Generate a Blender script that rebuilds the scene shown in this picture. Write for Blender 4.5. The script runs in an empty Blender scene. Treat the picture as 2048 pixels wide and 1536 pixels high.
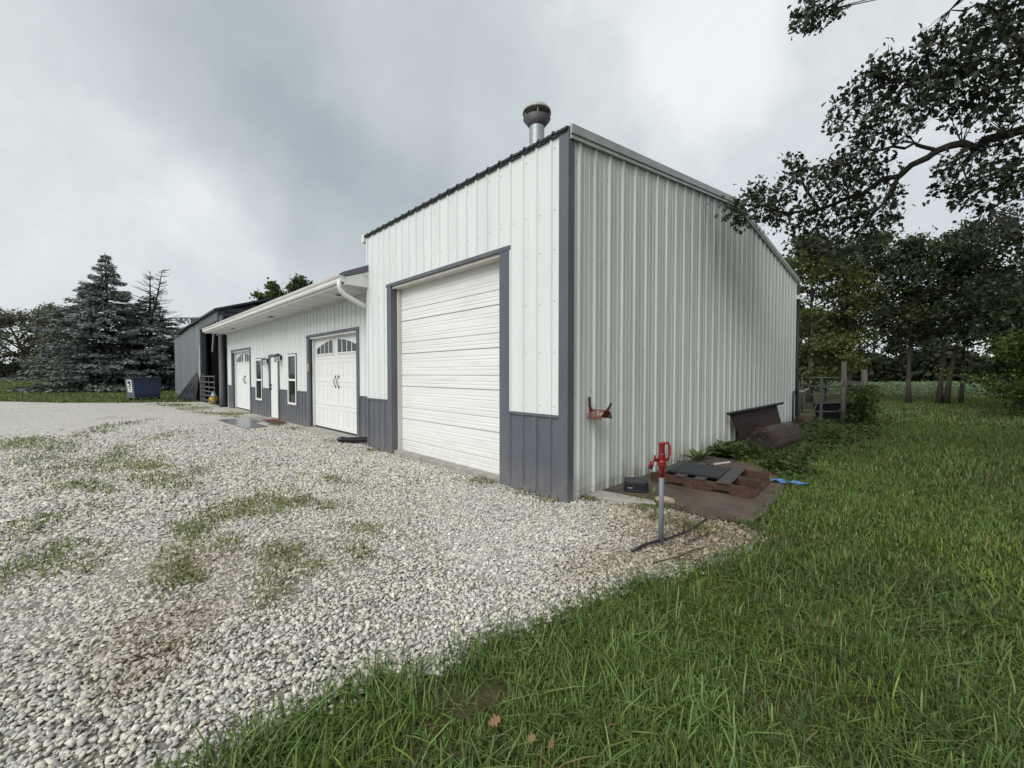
import bpy, bmesh, math, random
import numpy as np
from mathutils import Vector, Matrix

random.seed(7)
RNG = np.random.default_rng(11)
PI = math.pi
S = bpy.context.scene
C = S.collection

# ------------------------------------------------------------------ camera
CAM = np.array([2.967, -3.766, 1.5])
YAW = math.radians(44.1487); PITCH = math.radians(1.418)
FWD0 = np.array([-math.cos(YAW), math.sin(YAW), 0.0])
RIGHT = np.array([math.sin(YAW), math.cos(YAW), 0.0])
FWD = FWD0 * math.cos(PITCH) - np.array([0, 0, math.sin(PITCH)])
UPC = FWD0 * math.sin(PITCH) + np.array([0, 0, math.cos(PITCH)])
cd = bpy.data.cameras.new('camera'); co = bpy.data.objects.new('camera', cd); C.objects.link(co)
cd.sensor_width = 36; cd.lens = 36 * 828 / 2048; cd.clip_start = 0.05; cd.clip_end = 1500
co.matrix_world = Matrix(((RIGHT[0], UPC[0], -FWD[0], CAM[0]), (RIGHT[1], UPC[1], -FWD[1], CAM[1]),
                          (RIGHT[2], UPC[2], -FWD[2], CAM[2]), (0, 0, 0, 1)))
S.camera = co

# ------------------------------------------------------------------ world: overcast sky
SUN_DIR = Vector((0.12, -0.80, 0.80)).normalized()
sun_el = math.asin(SUN_DIR.z); sun_az = math.atan2(SUN_DIR.x, SUN_DIR.y)
W = bpy.data.worlds.new('World'); S.world = W; W.use_nodes = True
nt = W.node_tree; nt.nodes.clear(); N = nt.nodes; L = nt.links
def wn(t, **k):
    n = N.new(t)
    for a, b in k.items(): setattr(n, a, b)
    return n
out = wn('ShaderNodeOutputWorld'); bg = wn('ShaderNodeBackground'); bg.inputs['Strength'].default_value = 0.1
sky = wn('ShaderNodeTexSky', sky_type='NISHITA', sun_disc=False)
sky.sun_elevation = sun_el; sky.sun_rotation = sun_az
tc = wn('ShaderNodeTexCoord')
nz = wn('ShaderNodeTexNoise'); nz.inputs['Scale'].default_value = 2.6; nz.inputs['Detail'].default_value = 3.5; nz.inputs['Roughness'].default_value = 0.55
L.new(tc.outputs['Generated'], nz.inputs['Vector'])
sub = wn('ShaderNodeVectorMath', operation='SUBTRACT'); sub.inputs[1].default_value = (0.5, 0.5, 0.5); L.new(nz.outputs['Color'], sub.inputs[0])
scl = wn('ShaderNodeVectorMath', operation='SCALE'); scl.inputs['Scale'].default_value = 0.34; L.new(sub.outputs[0], scl.inputs[0])
wd = wn('ShaderNodeVectorMath', operation='ADD'); L.new(tc.outputs['Generated'], wd.inputs[0]); L.new(scl.outputs[0], wd.inputs[1])
nrm = wn('ShaderNodeVectorMath', operation='NORMALIZE'); L.new(wd.outputs[0], nrm.inputs[0])
def blob(d, a0, a1, amt):
    d = Vector(d).normalized()
    dt = wn('ShaderNodeVectorMath', operation='DOT_PRODUCT'); dt.inputs[1].default_value = d; L.new(nrm.outputs[0], dt.inputs[0])
    mr = wn('ShaderNodeMapRange', interpolation_type='SMOOTHSTEP'); L.new(dt.outputs['Value'], mr.inputs['Value'])
    mr.inputs['From Min'].default_value = math.cos(math.radians(a1)); mr.inputs['From Max'].default_value = math.cos(math.radians(a0))
    mr.inputs['To Min'].default_value = 0; mr.inputs['To Max'].default_value = amt
    return mr.outputs[0]
def vdir(px, py):
    return FWD + RIGHT * (px - 1024) / 828 - UPC * (py - 768) / 828
# cloud masses in the sky: dark rain bank, lighter breaks (directions)
BL = [(vdir(430, 20), 0, 14, -0.186), (vdir(510, 170), 0, 12, -0.186), (vdir(610, 310), 0, 11, -0.201), (vdir(730, 425), 0, 12, -0.264), (vdir(870, 480), 0, 11, -0.140), (vdir(900, 290), 0, 19, -0.109), (vdir(690, 130), 0, 16, -0.092),
      ((-0.2, -0.9, 0.5), 3, 34, -0.2), ((0.6, -0.5, 0.8), 3, 32, -0.18), ((0.9, 0.5, 0.5), 3, 34, -0.2), ((-0.9, -0.6, 0.6), 3, 28, -0.15), ((0.4, -0.9, 0.25), 5, 30, 0.12),
      (vdir(1430, 95), 0, 11, 0.27), (vdir(1500, 60), 0, 28, 0.10), (vdir(170, 370), 0, 22, 0.13), (vdir(480, 470), 0, 9, 0.10)]
acc = None
for b in BL:
    s = blob(*b)
    if acc is None: acc = s
    else:
        m = wn('ShaderNodeMath', operation='ADD'); L.new(acc, m.inputs[0]); L.new(s, m.inputs[1]); acc = m.outputs[0]
n2 = wn('ShaderNodeTexNoise'); n2.inputs['Scale'].default_value = 3.4; n2.inputs['Detail'].default_value = 10; n2.inputs['Roughness'].default_value = 0.66
L.new(wd.outputs[0], n2.inputs['Vector'])
m2 = wn('ShaderNodeMath', operation='MULTIPLY_ADD'); L.new(n2.outputs['Fac'], m2.inputs[0]); m2.inputs[1].default_value = 0.62; m2.inputs[2].default_value = 0.36
m3 = wn('ShaderNodeMath', operation='ADD'); L.new(acc, m3.inputs[0]); L.new(m2.outputs[0], m3.inputs[1])
cr = wn('ShaderNodeValToRGB'); L.new(m3.outputs[0], cr.inputs['Fac'])
e = cr.color_ramp.elements
e[0].position = 0.0; e[0].color = (0.40, 0.46, 0.495, 1)
e[1].position = 1.0; e[1].color = (0.93, 0.965, 0.98, 1)
x = e.new(0.64); x.color = (0.645, 0.70, 0.72, 1)
cs = wn('ShaderNodeVectorMath', operation='SCALE'); cs.inputs['Scale'].default_value = 4.85; L.new(cr.outputs[0], cs.inputs[0])
mx = wn('ShaderNodeMix', data_type='RGBA'); mx.inputs['Factor'].default_value = 0.94
L.new(sky.outputs[0], mx.inputs['A']); L.new(cs.outputs[0], mx.inputs['B'])
L.new(mx.outputs['Result'], bg.inputs['Color']); L.new(bg.outputs[0], out.inputs['Surface'])

# ------------------------------------------------------------------ sun (veiled)
sd = bpy.data.lights.new('sun', 'SUN'); sd.energy = 1.5; sd.angle = math.radians(48); sd.color = (1.0, 0.975, 0.94)
so = bpy.data.objects.new('sun', sd); C.objects.link(so); so.rotation_euler = SUN_DIR.to_track_quat('Z', 'Y').to_euler(); so.location = (0, 0, 30)

S.view_settings.view_transform = 'Standard'; S.view_settings.look = 'None'; S.view_settings.exposure = 0.99; S.view_settings.gamma = 1
S.view_settings.use_curve_mapping = False
S.render.resolution_x = 1024; S.render.resolution_y = 768
S.cycles.max_bounces = 4; S.cycles.diffuse_bounces = 2; S.cycles.glossy_bounces = 2; S.cycles.transmission_bounces = 2; S.cycles.transparent_max_bounces = 4

# ------------------------------------------------------------------ materials
MATS = {}
def mat(name, c1, c2=None, rough=0.6, scale=6.0, stretch=(1, 1, 1), bump=0.0, bscale=40.0, metal=0.0, spec=0.4, detail=5.0,
        lo=0.35, hi=0.65, dirt=None, dscale=2.0, dstretch=(1, 1, 1), dlo=0.5, dhi=0.75, bstretch=(1, 1, 1), splash=None):
    m = bpy.data.materials.new(name); m.use_nodes = True; t = m.node_tree; n = t.nodes; l = t.links
    p = n['Principled BSDF']; p.inputs['Roughness'].default_value = rough; p.inputs['Metallic'].default_value = metal
    p.inputs['Specular IOR Level'].default_value = spec
    g = n.new('ShaderNodeNewGeometry')
    def noise(sc, st, det=detail):
        mp = n.new('ShaderNodeMapping'); mp.inputs['Scale'].default_value = st; l.new(g.outputs['Position'], mp.inputs['Vector'])
        q = n.new('ShaderNodeTexNoise'); q.inputs['Scale'].default_value = sc; q.inputs['Detail'].default_value = det; q.inputs['Roughness'].default_value = 0.6
        l.new(mp.outputs[0], q.inputs['Vector']); return q
    def ramp(src, a, b, ca, cb):
        r = n.new('ShaderNodeValToRGB'); r.color_ramp.elements[0].position = a; r.color_ramp.elements[1].position = b
        r.color_ramp.elements[0].color = ca; r.color_ramp.elements[1].color = cb; l.new(src, r.inputs[0]); return r.outputs[0]
    c2 = c2 or tuple(v * 0.85 for v in c1)
    col = ramp(noise(scale, stretch).outputs['Fac'], lo, hi, (*c1, 1), (*c2, 1))
    if dirt:
        f = ramp(noise(dscale, dstretch).outputs['Fac'], dlo, dhi, (0, 0, 0, 1), (1, 1, 1, 1))
        mm = n.new('ShaderNodeMix'); mm.data_type = 'RGBA'; l.new(f, mm.inputs['Factor']); l.new(col, mm.inputs['A']); mm.inputs['B'].default_value = (*dirt, 1)
        col = mm.outputs['Result']
    if splash:
        sz = n.new('ShaderNodeSeparateXYZ'); l.new(g.outputs['Position'], sz.inputs[0])
        z1 = n.new('ShaderNodeMapRange'); l.new(sz.outputs['Z'], z1.inputs[0]); z1.inputs[1].default_value = splash[1]; z1.inputs[2].default_value = 0.0; z1.inputs[3].default_value = 0.0; z1.inputs[4].default_value = 1.0
        sn = noise(14, (1, 1, 0.6)); sm = n.new('ShaderNodeMath'); sm.operation = 'MULTIPLY_ADD'; l.new(sn.outputs['Fac'], sm.inputs[0]); sm.inputs[1].default_value = 1.6; sm.inputs[2].default_value = -0.45
        mu = n.new('ShaderNodeMath'); mu.operation = 'MULTIPLY'; mu.use_clamp = True; l.new(z1.outputs[0], mu.inputs[0]); l.new(sm.outputs[0], mu.inputs[1])
        m9 = n.new('ShaderNodeMix'); m9.data_type = 'RGBA'; l.new(mu.outputs[0], m9.inputs['Factor']); l.new(col, m9.inputs['A']); m9.inputs['B'].default_value = (*splash[0], 1); col = m9.outputs['Result']
    l.new(col, p.inputs['Base Color'])
    if bump:
        b = n.new('ShaderNodeBump'); b.inputs['Strength'].default_value = bump; b.inputs['Distance'].default_value = 0.02
        l.new(noise(bscale, bstretch, 4).outputs['Fac'], b.inputs['Height']); l.new(b.outputs[0], p.inputs['Normal'])
    MATS[name] = m; return m

def leafmat(name, trans=0.35, rough=0.55, gloss=0.25):
    m = bpy.data.materials.new(name); m.use_nodes = True; t = m.node_tree; n = t.nodes; l = t.links
    p = n['Principled BSDF']; p.inputs['Roughness'].default_value = rough; p.inputs['Specular IOR Level'].default_value = gloss
    a = n.new('ShaderNodeAttribute'); a.attribute_name = 'col'; l.new(a.outputs['Color'], p.inputs['Base Color'])
    tr = n.new('ShaderNodeBsdfTranslucent'); l.new(a.outputs['Color'], tr.inputs['Color'])
    mx = n.new('ShaderNodeMixShader'); mx.inputs[0].default_value = trans
    l.new(p.outputs[0], mx.inputs[1]); l.new(tr.outputs[0], mx.inputs[2]); l.new(mx.outputs[0], n['Material Output'].inputs['Surface'])
    MATS[name] = m; return m

mat('white_steel', (0.69, 0.725, 0.705), (0.63, 0.665, 0.65), rough=0.4, scale=1.3, stretch=(3, 3, 0.35), bump=0.22, bscale=3.5, dirt=(0.52, 0.55, 0.52), dscale=9, dstretch=(1, 1, 0.06), dlo=0.62, dhi=0.85)
mat('charcoal_steel', (0.092, 0.098, 0.118), (0.115, 0.122, 0.142), rough=0.45, scale=2.5, stretch=(1, 1, 0.4), bump=0.08, bscale=30, dirt=(0.17, 0.17, 0.175), dscale=7, dstretch=(1.5, 1.5, 0.25), dlo=0.62, dhi=0.8, splash=((0.24, 0.22, 0.18), 0.42))
mat('roof_steel', (0.022, 0.025, 0.03), (0.04, 0.043, 0.048), rough=0.5, scale=3)
mat('door_white', (0.76, 0.77, 0.75), (0.72, 0.73, 0.71), rough=0.45, scale=2, dirt=(0.62, 0.62, 0.58), dscale=5, dstretch=(1, 1, 2), dlo=0.6, dhi=0.85, bump=0.05, bscale=120)
mat('door_white_old', (0.77, 0.78, 0.76), (0.71, 0.72, 0.69), rough=0.45, scale=1.6, stretch=(0.4, 1, 3), dirt=(0.62, 0.625, 0.59), dscale=3, dstretch=(0.5, 1, 6), dlo=0.52, dhi=0.85, splash=((0.56, 0.52, 0.42), 0.5))
mat('cream_wood', (0.68, 0.655, 0.60), (0.60, 0.575, 0.52), rough=0.7, scale=5, stretch=(1, 1, 0.2))
mat('soffit_white', (0.72, 0.73, 0.71), (0.66, 0.67, 0.65), rough=0.5, scale=3)
mat('soffit_white_b', (0.62, 0.63, 0.60), (0.57, 0.58, 0.56), rough=0.5, scale=3)
mat('gutter_white', (0.76, 0.76, 0.73), (0.68, 0.68, 0.64), rough=0.4, scale=2, dirt=(0.5, 0.49, 0.44), dscale=6, dlo=0.6, dhi=0.8)
mat('rake_trim', (0.42, 0.435, 0.42), (0.33, 0.345, 0.335), rough=0.45, scale=4, stretch=(1, 1, 1))
mat('screw', (0.10, 0.10, 0.10), rough=0.5)
mat('dark_gap', (0.012, 0.012, 0.013), rough=0.9)
mat('pipe_grey', (0.15, 0.165, 0.18), (0.20, 0.215, 0.23), rough=0.45, scale=8, stretch=(1, 1, .3), dirt=(0.09, 0.09, 0.095), dscale=20, dlo=.6, dhi=.75)
mat('black_metal', (0.015, 0.015, 0.017), rough=0.45)
mat('black_plastic', (0.012, 0.012, 0.018), (0.02, 0.02, 0.028), rough=0.35, scale=12)
mat('galvanised', (0.30, 0.32, 0.345), (0.38, 0.40, 0.42), rough=0.42, scale=5, metal=0.35, dirt=(0.16, 0.16, 0.17), dscale=8, dlo=0.62, dhi=0.78)
mat('cap_grey', (0.42, 0.42, 0.38), (0.34, 0.34, 0.31), rough=0.5, scale=6)
mat('cap_dark', (0.10, 0.09, 0.10), (0.07, 0.065, 0.075), rough=0.6, scale=9)
mat('concrete', (0.36, 0.345, 0.315), (0.27, 0.255, 0.225), rough=0.85, scale=5, bump=0.3, bscale=60, dirt=(0.2, 0.18, 0.15), dscale=3)
mat('wet_concrete', (0.070, 0.050, 0.037), (0.115, 0.088, 0.066), rough=0.62, scale=3, bump=0.3, bscale=90, dirt=(0.042, 0.032, 0.025), dscale=2.2)
mat('wet_paver', (0.11, 0.115, 0.12), (0.16, 0.165, 0.165), rough=0.22, scale=4, bump=0.1, bscale=30)
mat('paver', (0.30, 0.29, 0.27), (0.24, 0.235, 0.22), rough=0.4, scale=6, bump=0.15, bscale=40)
mat('doormat', (0.10, 0.03, 0.028), (0.14, 0.05, 0.045), rough=0.95, scale=40, bump=0.5, bscale=150)
mat('galv_sheet', (0.15, 0.17, 0.185), (0.205, 0.22, 0.23), rough=0.5, scale=1.2, stretch=(1.5, 1.5, 0.3), metal=0.2, dirt=(0.10, 0.115, 0.13), dscale=1.5, dstretch=(2, 2, 0.3), dlo=0.5, dhi=0.7)
mat('barn_dark', (0.035, 0.038, 0.048), (0.055, 0.058, 0.068), rough=0.6, scale=3)
mat('barn_grey', (0.085, 0.09, 0.10), (0.12, 0.125, 0.135), rough=0.6, scale=3)
mat('old_wood_white', (0.55, 0.53, 0.45), (0.35, 0.34, 0.28), rough=0.85, scale=6, stretch=(1, 1, 0.3))
mat('old_wood', (0.062, 0.055, 0.047), (0.10, 0.09, 0.077), rough=0.9, scale=5, stretch=(3, 3, 0.4), bump=0.3, bscale=20)
mat('dark_board', (0.02, 0.021, 0.026), (0.035, 0.036, 0.042), rough=0.55, scale=4)
mat('red_paint', (0.24, 0.014, 0.017), (0.17, 0.010, 0.013), rough=0.4, scale=14, dirt=(0.14, 0.02, 0.018), dscale=25, dlo=0.6, dhi=0.8)
mat('pallet_wood', (0.045, 0.022, 0.014), (0.085, 0.042, 0.026), rough=0.8, scale=4, stretch=(6, 1, 6), bump=0.4, bscale=30, bstretch=(6, 1, 6), dirt=(0.026, 0.015, 0.011), dscale=6)
mat('deck_wood', (0.045, 0.042, 0.039), (0.07, 0.065, 0.060), rough=0.72, scale=4, stretch=(5, 5, 5), bump=0.35, bscale=30, dirt=(0.035, 0.032, 0.03), dscale=5)
mat('rubber', (0.022, 0.024, 0.028), (0.035, 0.037, 0.042), rough=0.5, scale=8)
mat('blue_tarp', (0.06, 0.19, 0.46), (0.10, 0.26, 0.55), rough=0.4, scale=20)
mat('rusty_sheet', (0.040, 0.018, 0.017), (0.026, 0.012, 0.013), rough=0.8, scale=4, stretch=(1, 3, 0.6), dirt=(0.12, 0.085, 0.07), dscale=4, dstretch=(1, 4, 0.7), dlo=0.6, dhi=0.72, bump=0.2, bscale=40)
mat('rust', (0.10, 0.034, 0.024), (0.15, 0.065, 0.042), rough=0.8, scale=30, dirt=(0.24, 0.27, 0.22), dscale=22, dlo=0.55, dhi=0.62)
mat('rust_dark', (0.06, 0.022, 0.018), (0.035, 0.013, 0.012), rough=0.8, scale=30)
mat('wire_rust', (0.10, 0.075, 0.078), (0.055, 0.04, 0.042), rough=0.75, scale=20)
mat('gate_paint', (0.05, 0.062, 0.062), (0.085, 0.088, 0.082), rough=0.55, scale=10)
mat('gate_grey', (0.12, 0.12, 0.13), (0.09, 0.09, 0.10), rough=0.55, scale=10)
mat('bark', (0.045, 0.038, 0.032), (0.085, 0.074, 0.062), rough=0.95, scale=14, stretch=(2, 2, 0.4), bump=0.6, bscale=40, bstretch=(2, 2, 0.4))
mat('oak_bark', (0.03, 0.026, 0.023), (0.055, 0.047, 0.04), rough=0.95, scale=18, stretch=(1, 1, 1), bump=0.7, bscale=45)
mat('dumpster_blue', (0.035, 0.052, 0.115), (0.05, 0.068, 0.135), rough=0.5, scale=4, dirt=(0.03, 0.04, 0.06), dscale=5)
mat('dumpster_side', (0.10, 0.13, 0.125), (0.07, 0.09, 0.10), rough=0.55, scale=5)
mat('sign_white', (0.75, 0.75, 0.75), rough=0.5)
mat('yellow', (0.62, 0.42, 0.03), (0.5, 0.33, 0.02), rough=0.5, scale=20)
mat('keypad', (0.38, 0.34, 0.25), rough=0.5)
mat('lamp_white', (0.75, 0.76, 0.76), rough=0.3)
mat('stone_tan', (0.36, 0.29, 0.19), (0.27, 0.22, 0.15), rough=0.9, scale=18, bump=0.4, bscale=40)
mat('twig', (0.05, 0.032, 0.024), (0.08, 0.055, 0.04), rough=0.9, scale=30)
mat('pvc', (0.55, 0.53, 0.47), rough=0.5)
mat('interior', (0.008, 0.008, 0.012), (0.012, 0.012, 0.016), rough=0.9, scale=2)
leafmat('leaves'); leafmat('grass_blade', trans=0.3, rough=0.5, gloss=0.35); leafmat('needles', trans=0.1, rough=0.7, gloss=0.2); leafmat('oak_leaf', trans=0.22, rough=0.5, gloss=0.3)
leafmat('stone_col', trans=0.0, rough=0.85, gloss=0.3)
def glass(name, col, rough=0.03):
    m = bpy.data.materials.new(name); m.use_nodes = True; p = m.node_tree.nodes['Principled BSDF']
    p.inputs['Base Color'].default_value = (*col, 1); p.inputs['Roughness'].default_value = rough; p.inputs['Specular IOR Level'].default_value = 0.28
    MATS[name] = m
glass('window_glass', (0.010, 0.016, 0.012), 0.08); glass('door_glass', (0.05, 0.052, 0.056), 0.15)
m = bpy.data.materials.new('clear_glass'); m.use_nodes = True; p = m.node_tree.nodes['Principled BSDF']
p.inputs['Transmission Weight'].default_value = 0.9; p.inputs['Roughness'].default_value = 0.1; p.inputs['Base Color'].default_value = (0.9, 0.9, 0.85, 1); MATS['clear_glass'] = m

# side wall paint: weathered, grime runs under the tree
def side_paint():
    m = bpy.data.materials.new('side_steel'); m.use_nodes = True; t = m.node_tree; n = t.nodes; l = t.links; p = n['Principled BSDF']
    p.inputs['Roughness'].default_value = 0.5; p.inputs['Specular IOR Level'].default_value = 0.35
    g = n.new('ShaderNodeNewGeometry'); sx = n.new('ShaderNodeSeparateXYZ'); l.new(g.outputs['Position'], sx.inputs[0])
    def noise(sc, st, d=5):
        mp = n.new('ShaderNodeMapping'); mp.inputs['Scale'].default_value = st; l.new(g.outputs['Position'], mp.inputs['Vector'])
        q = n.new('ShaderNodeTexNoise'); q.inputs['Scale'].default_value = sc; q.inputs['Detail'].default_value = d; l.new(mp.outputs[0], q.inputs['Vector']); return q.outputs['Fac']
    def math_(op, a, b=None, c=None):
        q = n.new('ShaderNodeMath'); q.operation = op
        for i, v in enumerate((a, b, c)):
            if v is None: continue
            if isinstance(v, (int, float)): q.inputs[i].default_value = v
            else: l.new(v, q.inputs[i])
        return q.outputs[0]
    def mr(v, a, b, c=0, d=1):
        q = n.new('ShaderNodeMapRange'); q.interpolation_type = 'SMOOTHSTEP'; l.new(v, q.inputs[0])
        for i, k in enumerate((a, b, c, d)): q.inputs[i + 1].default_value = k
        return q.outputs[0]
    streak = mr(noise(3.2, (1, 2.2, 0.10)), 0.40, 0.68)
    fine = mr(noise(9, (1, 2.0, 0.05)), 0.45, 0.7)
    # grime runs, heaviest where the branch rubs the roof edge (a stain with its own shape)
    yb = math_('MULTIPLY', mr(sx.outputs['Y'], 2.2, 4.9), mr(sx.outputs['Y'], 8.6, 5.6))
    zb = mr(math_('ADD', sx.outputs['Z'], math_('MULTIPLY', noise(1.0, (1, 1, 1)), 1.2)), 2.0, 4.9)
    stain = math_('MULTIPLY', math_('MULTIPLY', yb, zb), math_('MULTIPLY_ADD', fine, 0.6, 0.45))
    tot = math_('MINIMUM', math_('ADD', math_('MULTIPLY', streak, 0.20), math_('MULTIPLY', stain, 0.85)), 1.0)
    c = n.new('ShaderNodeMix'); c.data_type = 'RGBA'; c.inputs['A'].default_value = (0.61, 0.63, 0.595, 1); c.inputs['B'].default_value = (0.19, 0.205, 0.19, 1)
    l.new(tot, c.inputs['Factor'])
    low = n.new('ShaderNodeMix'); low.data_type = 'RGBA'; l.new(math_('MULTIPLY', mr(sx.outputs['Z'], 0.45, 0.0), mr(noise(4, (1, 1, 0.4)), 0.35, 0.65)), low.inputs['Factor'])
    l.new(c.outputs['Result'], low.inputs['A']); low.inputs['B'].default_value = (0.33, 0.33, 0.25, 1)
    l.new(low.outputs['Result'], p.inputs['Base Color'])
    b = n.new('ShaderNodeBump'); b.inputs['Strength'].default_value = 0.1; b.inputs['Distance'].default_value = 0.02; l.new(noise(5, (1, 1, 0.3)), b.inputs['Height']); l.new(b.outputs[0], p.inputs['Normal'])
    MATS['side_steel'] = m
side_paint()

# ------------------------------------------------------------------ mesh helpers
class MB:
    def __init__(s): s.v = []; s.f = []
    def add(s, vs, fs):
        o = len(s.v); s.v += [tuple(v) for v in vs]; s.f += [tuple(i + o for i in f) for f in fs]; return s
    def box(s, a, b, rot=0.0, c=None, M=None):
        (x0, y0, z0), (x1, y1, z1) = a, b
        vs = [Vector(p) for p in ((x0, y0, z0), (x1, y0, z0), (x1, y1, z0), (x0, y1, z0), (x0, y0, z1), (x1, y0, z1), (x1, y1, z1), (x0, y1, z1))]
        if M is not None: vs = [M @ v for v in vs]
        return s.add(vs, [(0, 3, 2, 1), (4, 5, 6, 7), (0, 1, 5, 4), (1, 2, 6, 5), (2, 3, 7, 6), (3, 0, 4, 7)])
    def prism(s, poly, ax, t0, t1):
        # poly: list of 2D points; ax: 'x','y','z' extrusion axis
        def mk(p, t): return {'x': (t, p[0], p[1]), 'y': (p[0], t, p[1]), 'z': (p[0], p[1], t)}[ax]
        n = len(poly); vs = [mk(p, t0) for p in poly] + [mk(p, t1) for p in poly]
        fs = [tuple(range(n))[::-1], tuple(range(n, 2 * n))] + [(i, (i + 1) % n, n + (i + 1) % n, n + i) for i in range(n)]
        return s.add(vs, fs)
    def tube(s, pts, r, k=8, caps=True):
        pts = [Vector(p) for p in pts]; n = len(pts)
        rs = r if isinstance(r, (list, tuple)) else [r] * n
        o = len(s.v); up = Vector((0.13, 0.21, 1)).normalized()
        for i, p in enumerate(pts):
            d = (pts[min(i + 1, n - 1)] - pts[max(i - 1, 0)])
            d = d.normalized() if d.length > 1e-9 else Vector((0, 0, 1))
            u = up if abs(d.dot(up)) < 0.92 else Vector((1, 0.1, 0))
            a = d.cross(u).normalized(); b = d.cross(a)
            for j in range(k):
                t = 2 * PI * j / k; s.v.append(tuple(p + a * (math.cos(t) * rs[i]) + b * (math.sin(t) * rs[i])))
        for i in range(n - 1):
            for j in range(k):
                s.f.append((o + i * k + j, o + i * k + (j + 1) % k, o + (i + 1) * k + (j + 1) % k, o + (i + 1) * k + j))
        if caps:
            s.f.append(tuple(o + j for j in range(k))[::-1]); s.f.append(tuple(o + (n - 1) * k + j for j in range(k)))
        return s
    def lathe(s, prof, c=(0, 0, 0), k=24):
        o = len(s.v); n = len(prof)
        for r, z in prof:
            for j in range(k):
                t = 2 * PI * j / k; s.v.append((c[0] + r * math.cos(t), c[1] + r * math.sin(t), c[2] + z))
        for i in range(n - 1):
            for j in range(k):
                s.f.append((o + i * k + j, o + i * k + (j + 1) % k, o + (i + 1) * k + (j + 1) % k, o + (i + 1) * k + j))
        return s
    def build(s, name, material, parent=None, smooth=False, bevel=0.0, kind=None):
        me = bpy.data.meshes.new(name); me.from_pydata(s.v, [], s.f)
        me.materials.append(MATS[material]); me.validate()
        if smooth: me.shade_smooth()
        o = bpy.data.objects.new(name, me); C.objects.link(o)
        if parent is not None: o.parent = parent
        if bevel:
            md = o.modifiers.new('bevel', 'BEVEL'); md.width = bevel; md.segments = 2; md.limit_method = 'ANGLE'
        if kind: o['kind'] = kind
        return o

def tag(o, label, cat, group=None):
    o['label'] = label; o['category'] = cat
    if group: o['group'] = group
    return o
def thing(name, label, cat, loc=(0, 0, 0), rotz=0.0, group=None):
    o = bpy.data.objects.new(name, None); C.objects.link(o); o.location = loc; o.rotation_euler = (0, 0, rotz); o.empty_display_size = 0.2
    return tag(o, label, cat, group)
def struct(o): o['kind'] = 'structure'; return o
def np_mesh(name, V, F, material, col=None, parent=None, kind=None, smooth=False):
    """V (n,3), F (m,k) constant k faces"""
    me = bpy.data.meshes.new(name); V = np.asarray(V, np.float32); F = np.asarray(F, np.int32)
    me.vertices.add(len(V)); me.vertices.foreach_set('co', V.ravel())
    k = F.shape[1]; me.loops.add(F.size); me.loops.foreach_set('vertex_index', F.ravel())
    me.polygons.add(len(F)); me.polygons.foreach_set('loop_start', np.arange(0, F.size, k, dtype=np.int32))
    if smooth: me.polygons.foreach_set('use_smooth', np.ones(len(F), bool))
    me.update(calc_edges=True)
    if col is not None:
        a = me.attributes.new('col', 'FLOAT_COLOR', 'POINT'); cc = np.ones((len(V), 4), np.float32); cc[:, :3] = col; a.data.foreach_set('color', cc.ravel())
    me.materials.append(MATS[material])
    o = bpy.data.objects.new(name, me); C.objects.link(o)
    if parent is not None: o.parent = parent
    if kind: o['kind'] = kind
    return o
def sheet(pts, zlo, zhi, thick_dir, depth_fn=None):
    """ribbed sheet: pts list of (u, d); returns MB in (u, d, z) with axis mapping done by caller"""
    v = []; f = []
    for i, (u, d) in enumerate(pts):
        v.append((u, d, zlo(u))); v.append((u, d, zhi(u)))
    for i in range(len(pts) - 1):
        f.append((2 * i, 2 * i + 2, 2 * i + 3, 2 * i + 1))
    return v, f
def rib_profile(u0, u1, ribs, base_w, top_w, h, minors=(), mw=0.02, mh=0.004):
    """polyline (u, d) from u0 to u1 with trapezoid ribs centred at ribs"""
    pts = []
    for r in ribs: pts += [(r - base_w / 2, 0), (r - top_w / 2, h), (r + top_w / 2, h), (r + base_w / 2, 0)]
    for r in minors: pts += [(r - mw / 2, 0), (r - mw / 4, mh), (r + mw / 4, mh), (r + mw / 2, 0)]
    pts.sort()
    def at(u):
        prev = (u0 - 1, 0.0)
        for p in pts:
            if p[0] >= u:
                a = (u - prev[0]) / max(1e-9, p[0] - prev[0]); return prev[1] + (p[1] - prev[1]) * a if prev[0] > u0 - 0.9 or p[1] == 0 else 0.0
            prev = p
        return 0.0
    return [(u0, at(u0))] + [p for p in pts if u0 + 1e-4 < p[0] < u1 - 1e-4] + [(u1, at(u1))]
def screws(spots, axis, r=0.008):
    m = MB()
    for (x, y, z) in spots:
        k = 6; c = []
        for j in range(k):
            t = 2 * PI * j / k
            c.append((x + r * math.cos(t), y, z + r * math.sin(t)) if axis == 'y' else (x, y + r * math.cos(t), z + r * math.sin(t)))
        tip = (x, y - 0.006, z) if axis == 'y' else (x + 0.006, y, z)
        m.add(c + [tip], [(j, (j + 1) % k, k) for j in range(k)])
    return m

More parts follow.
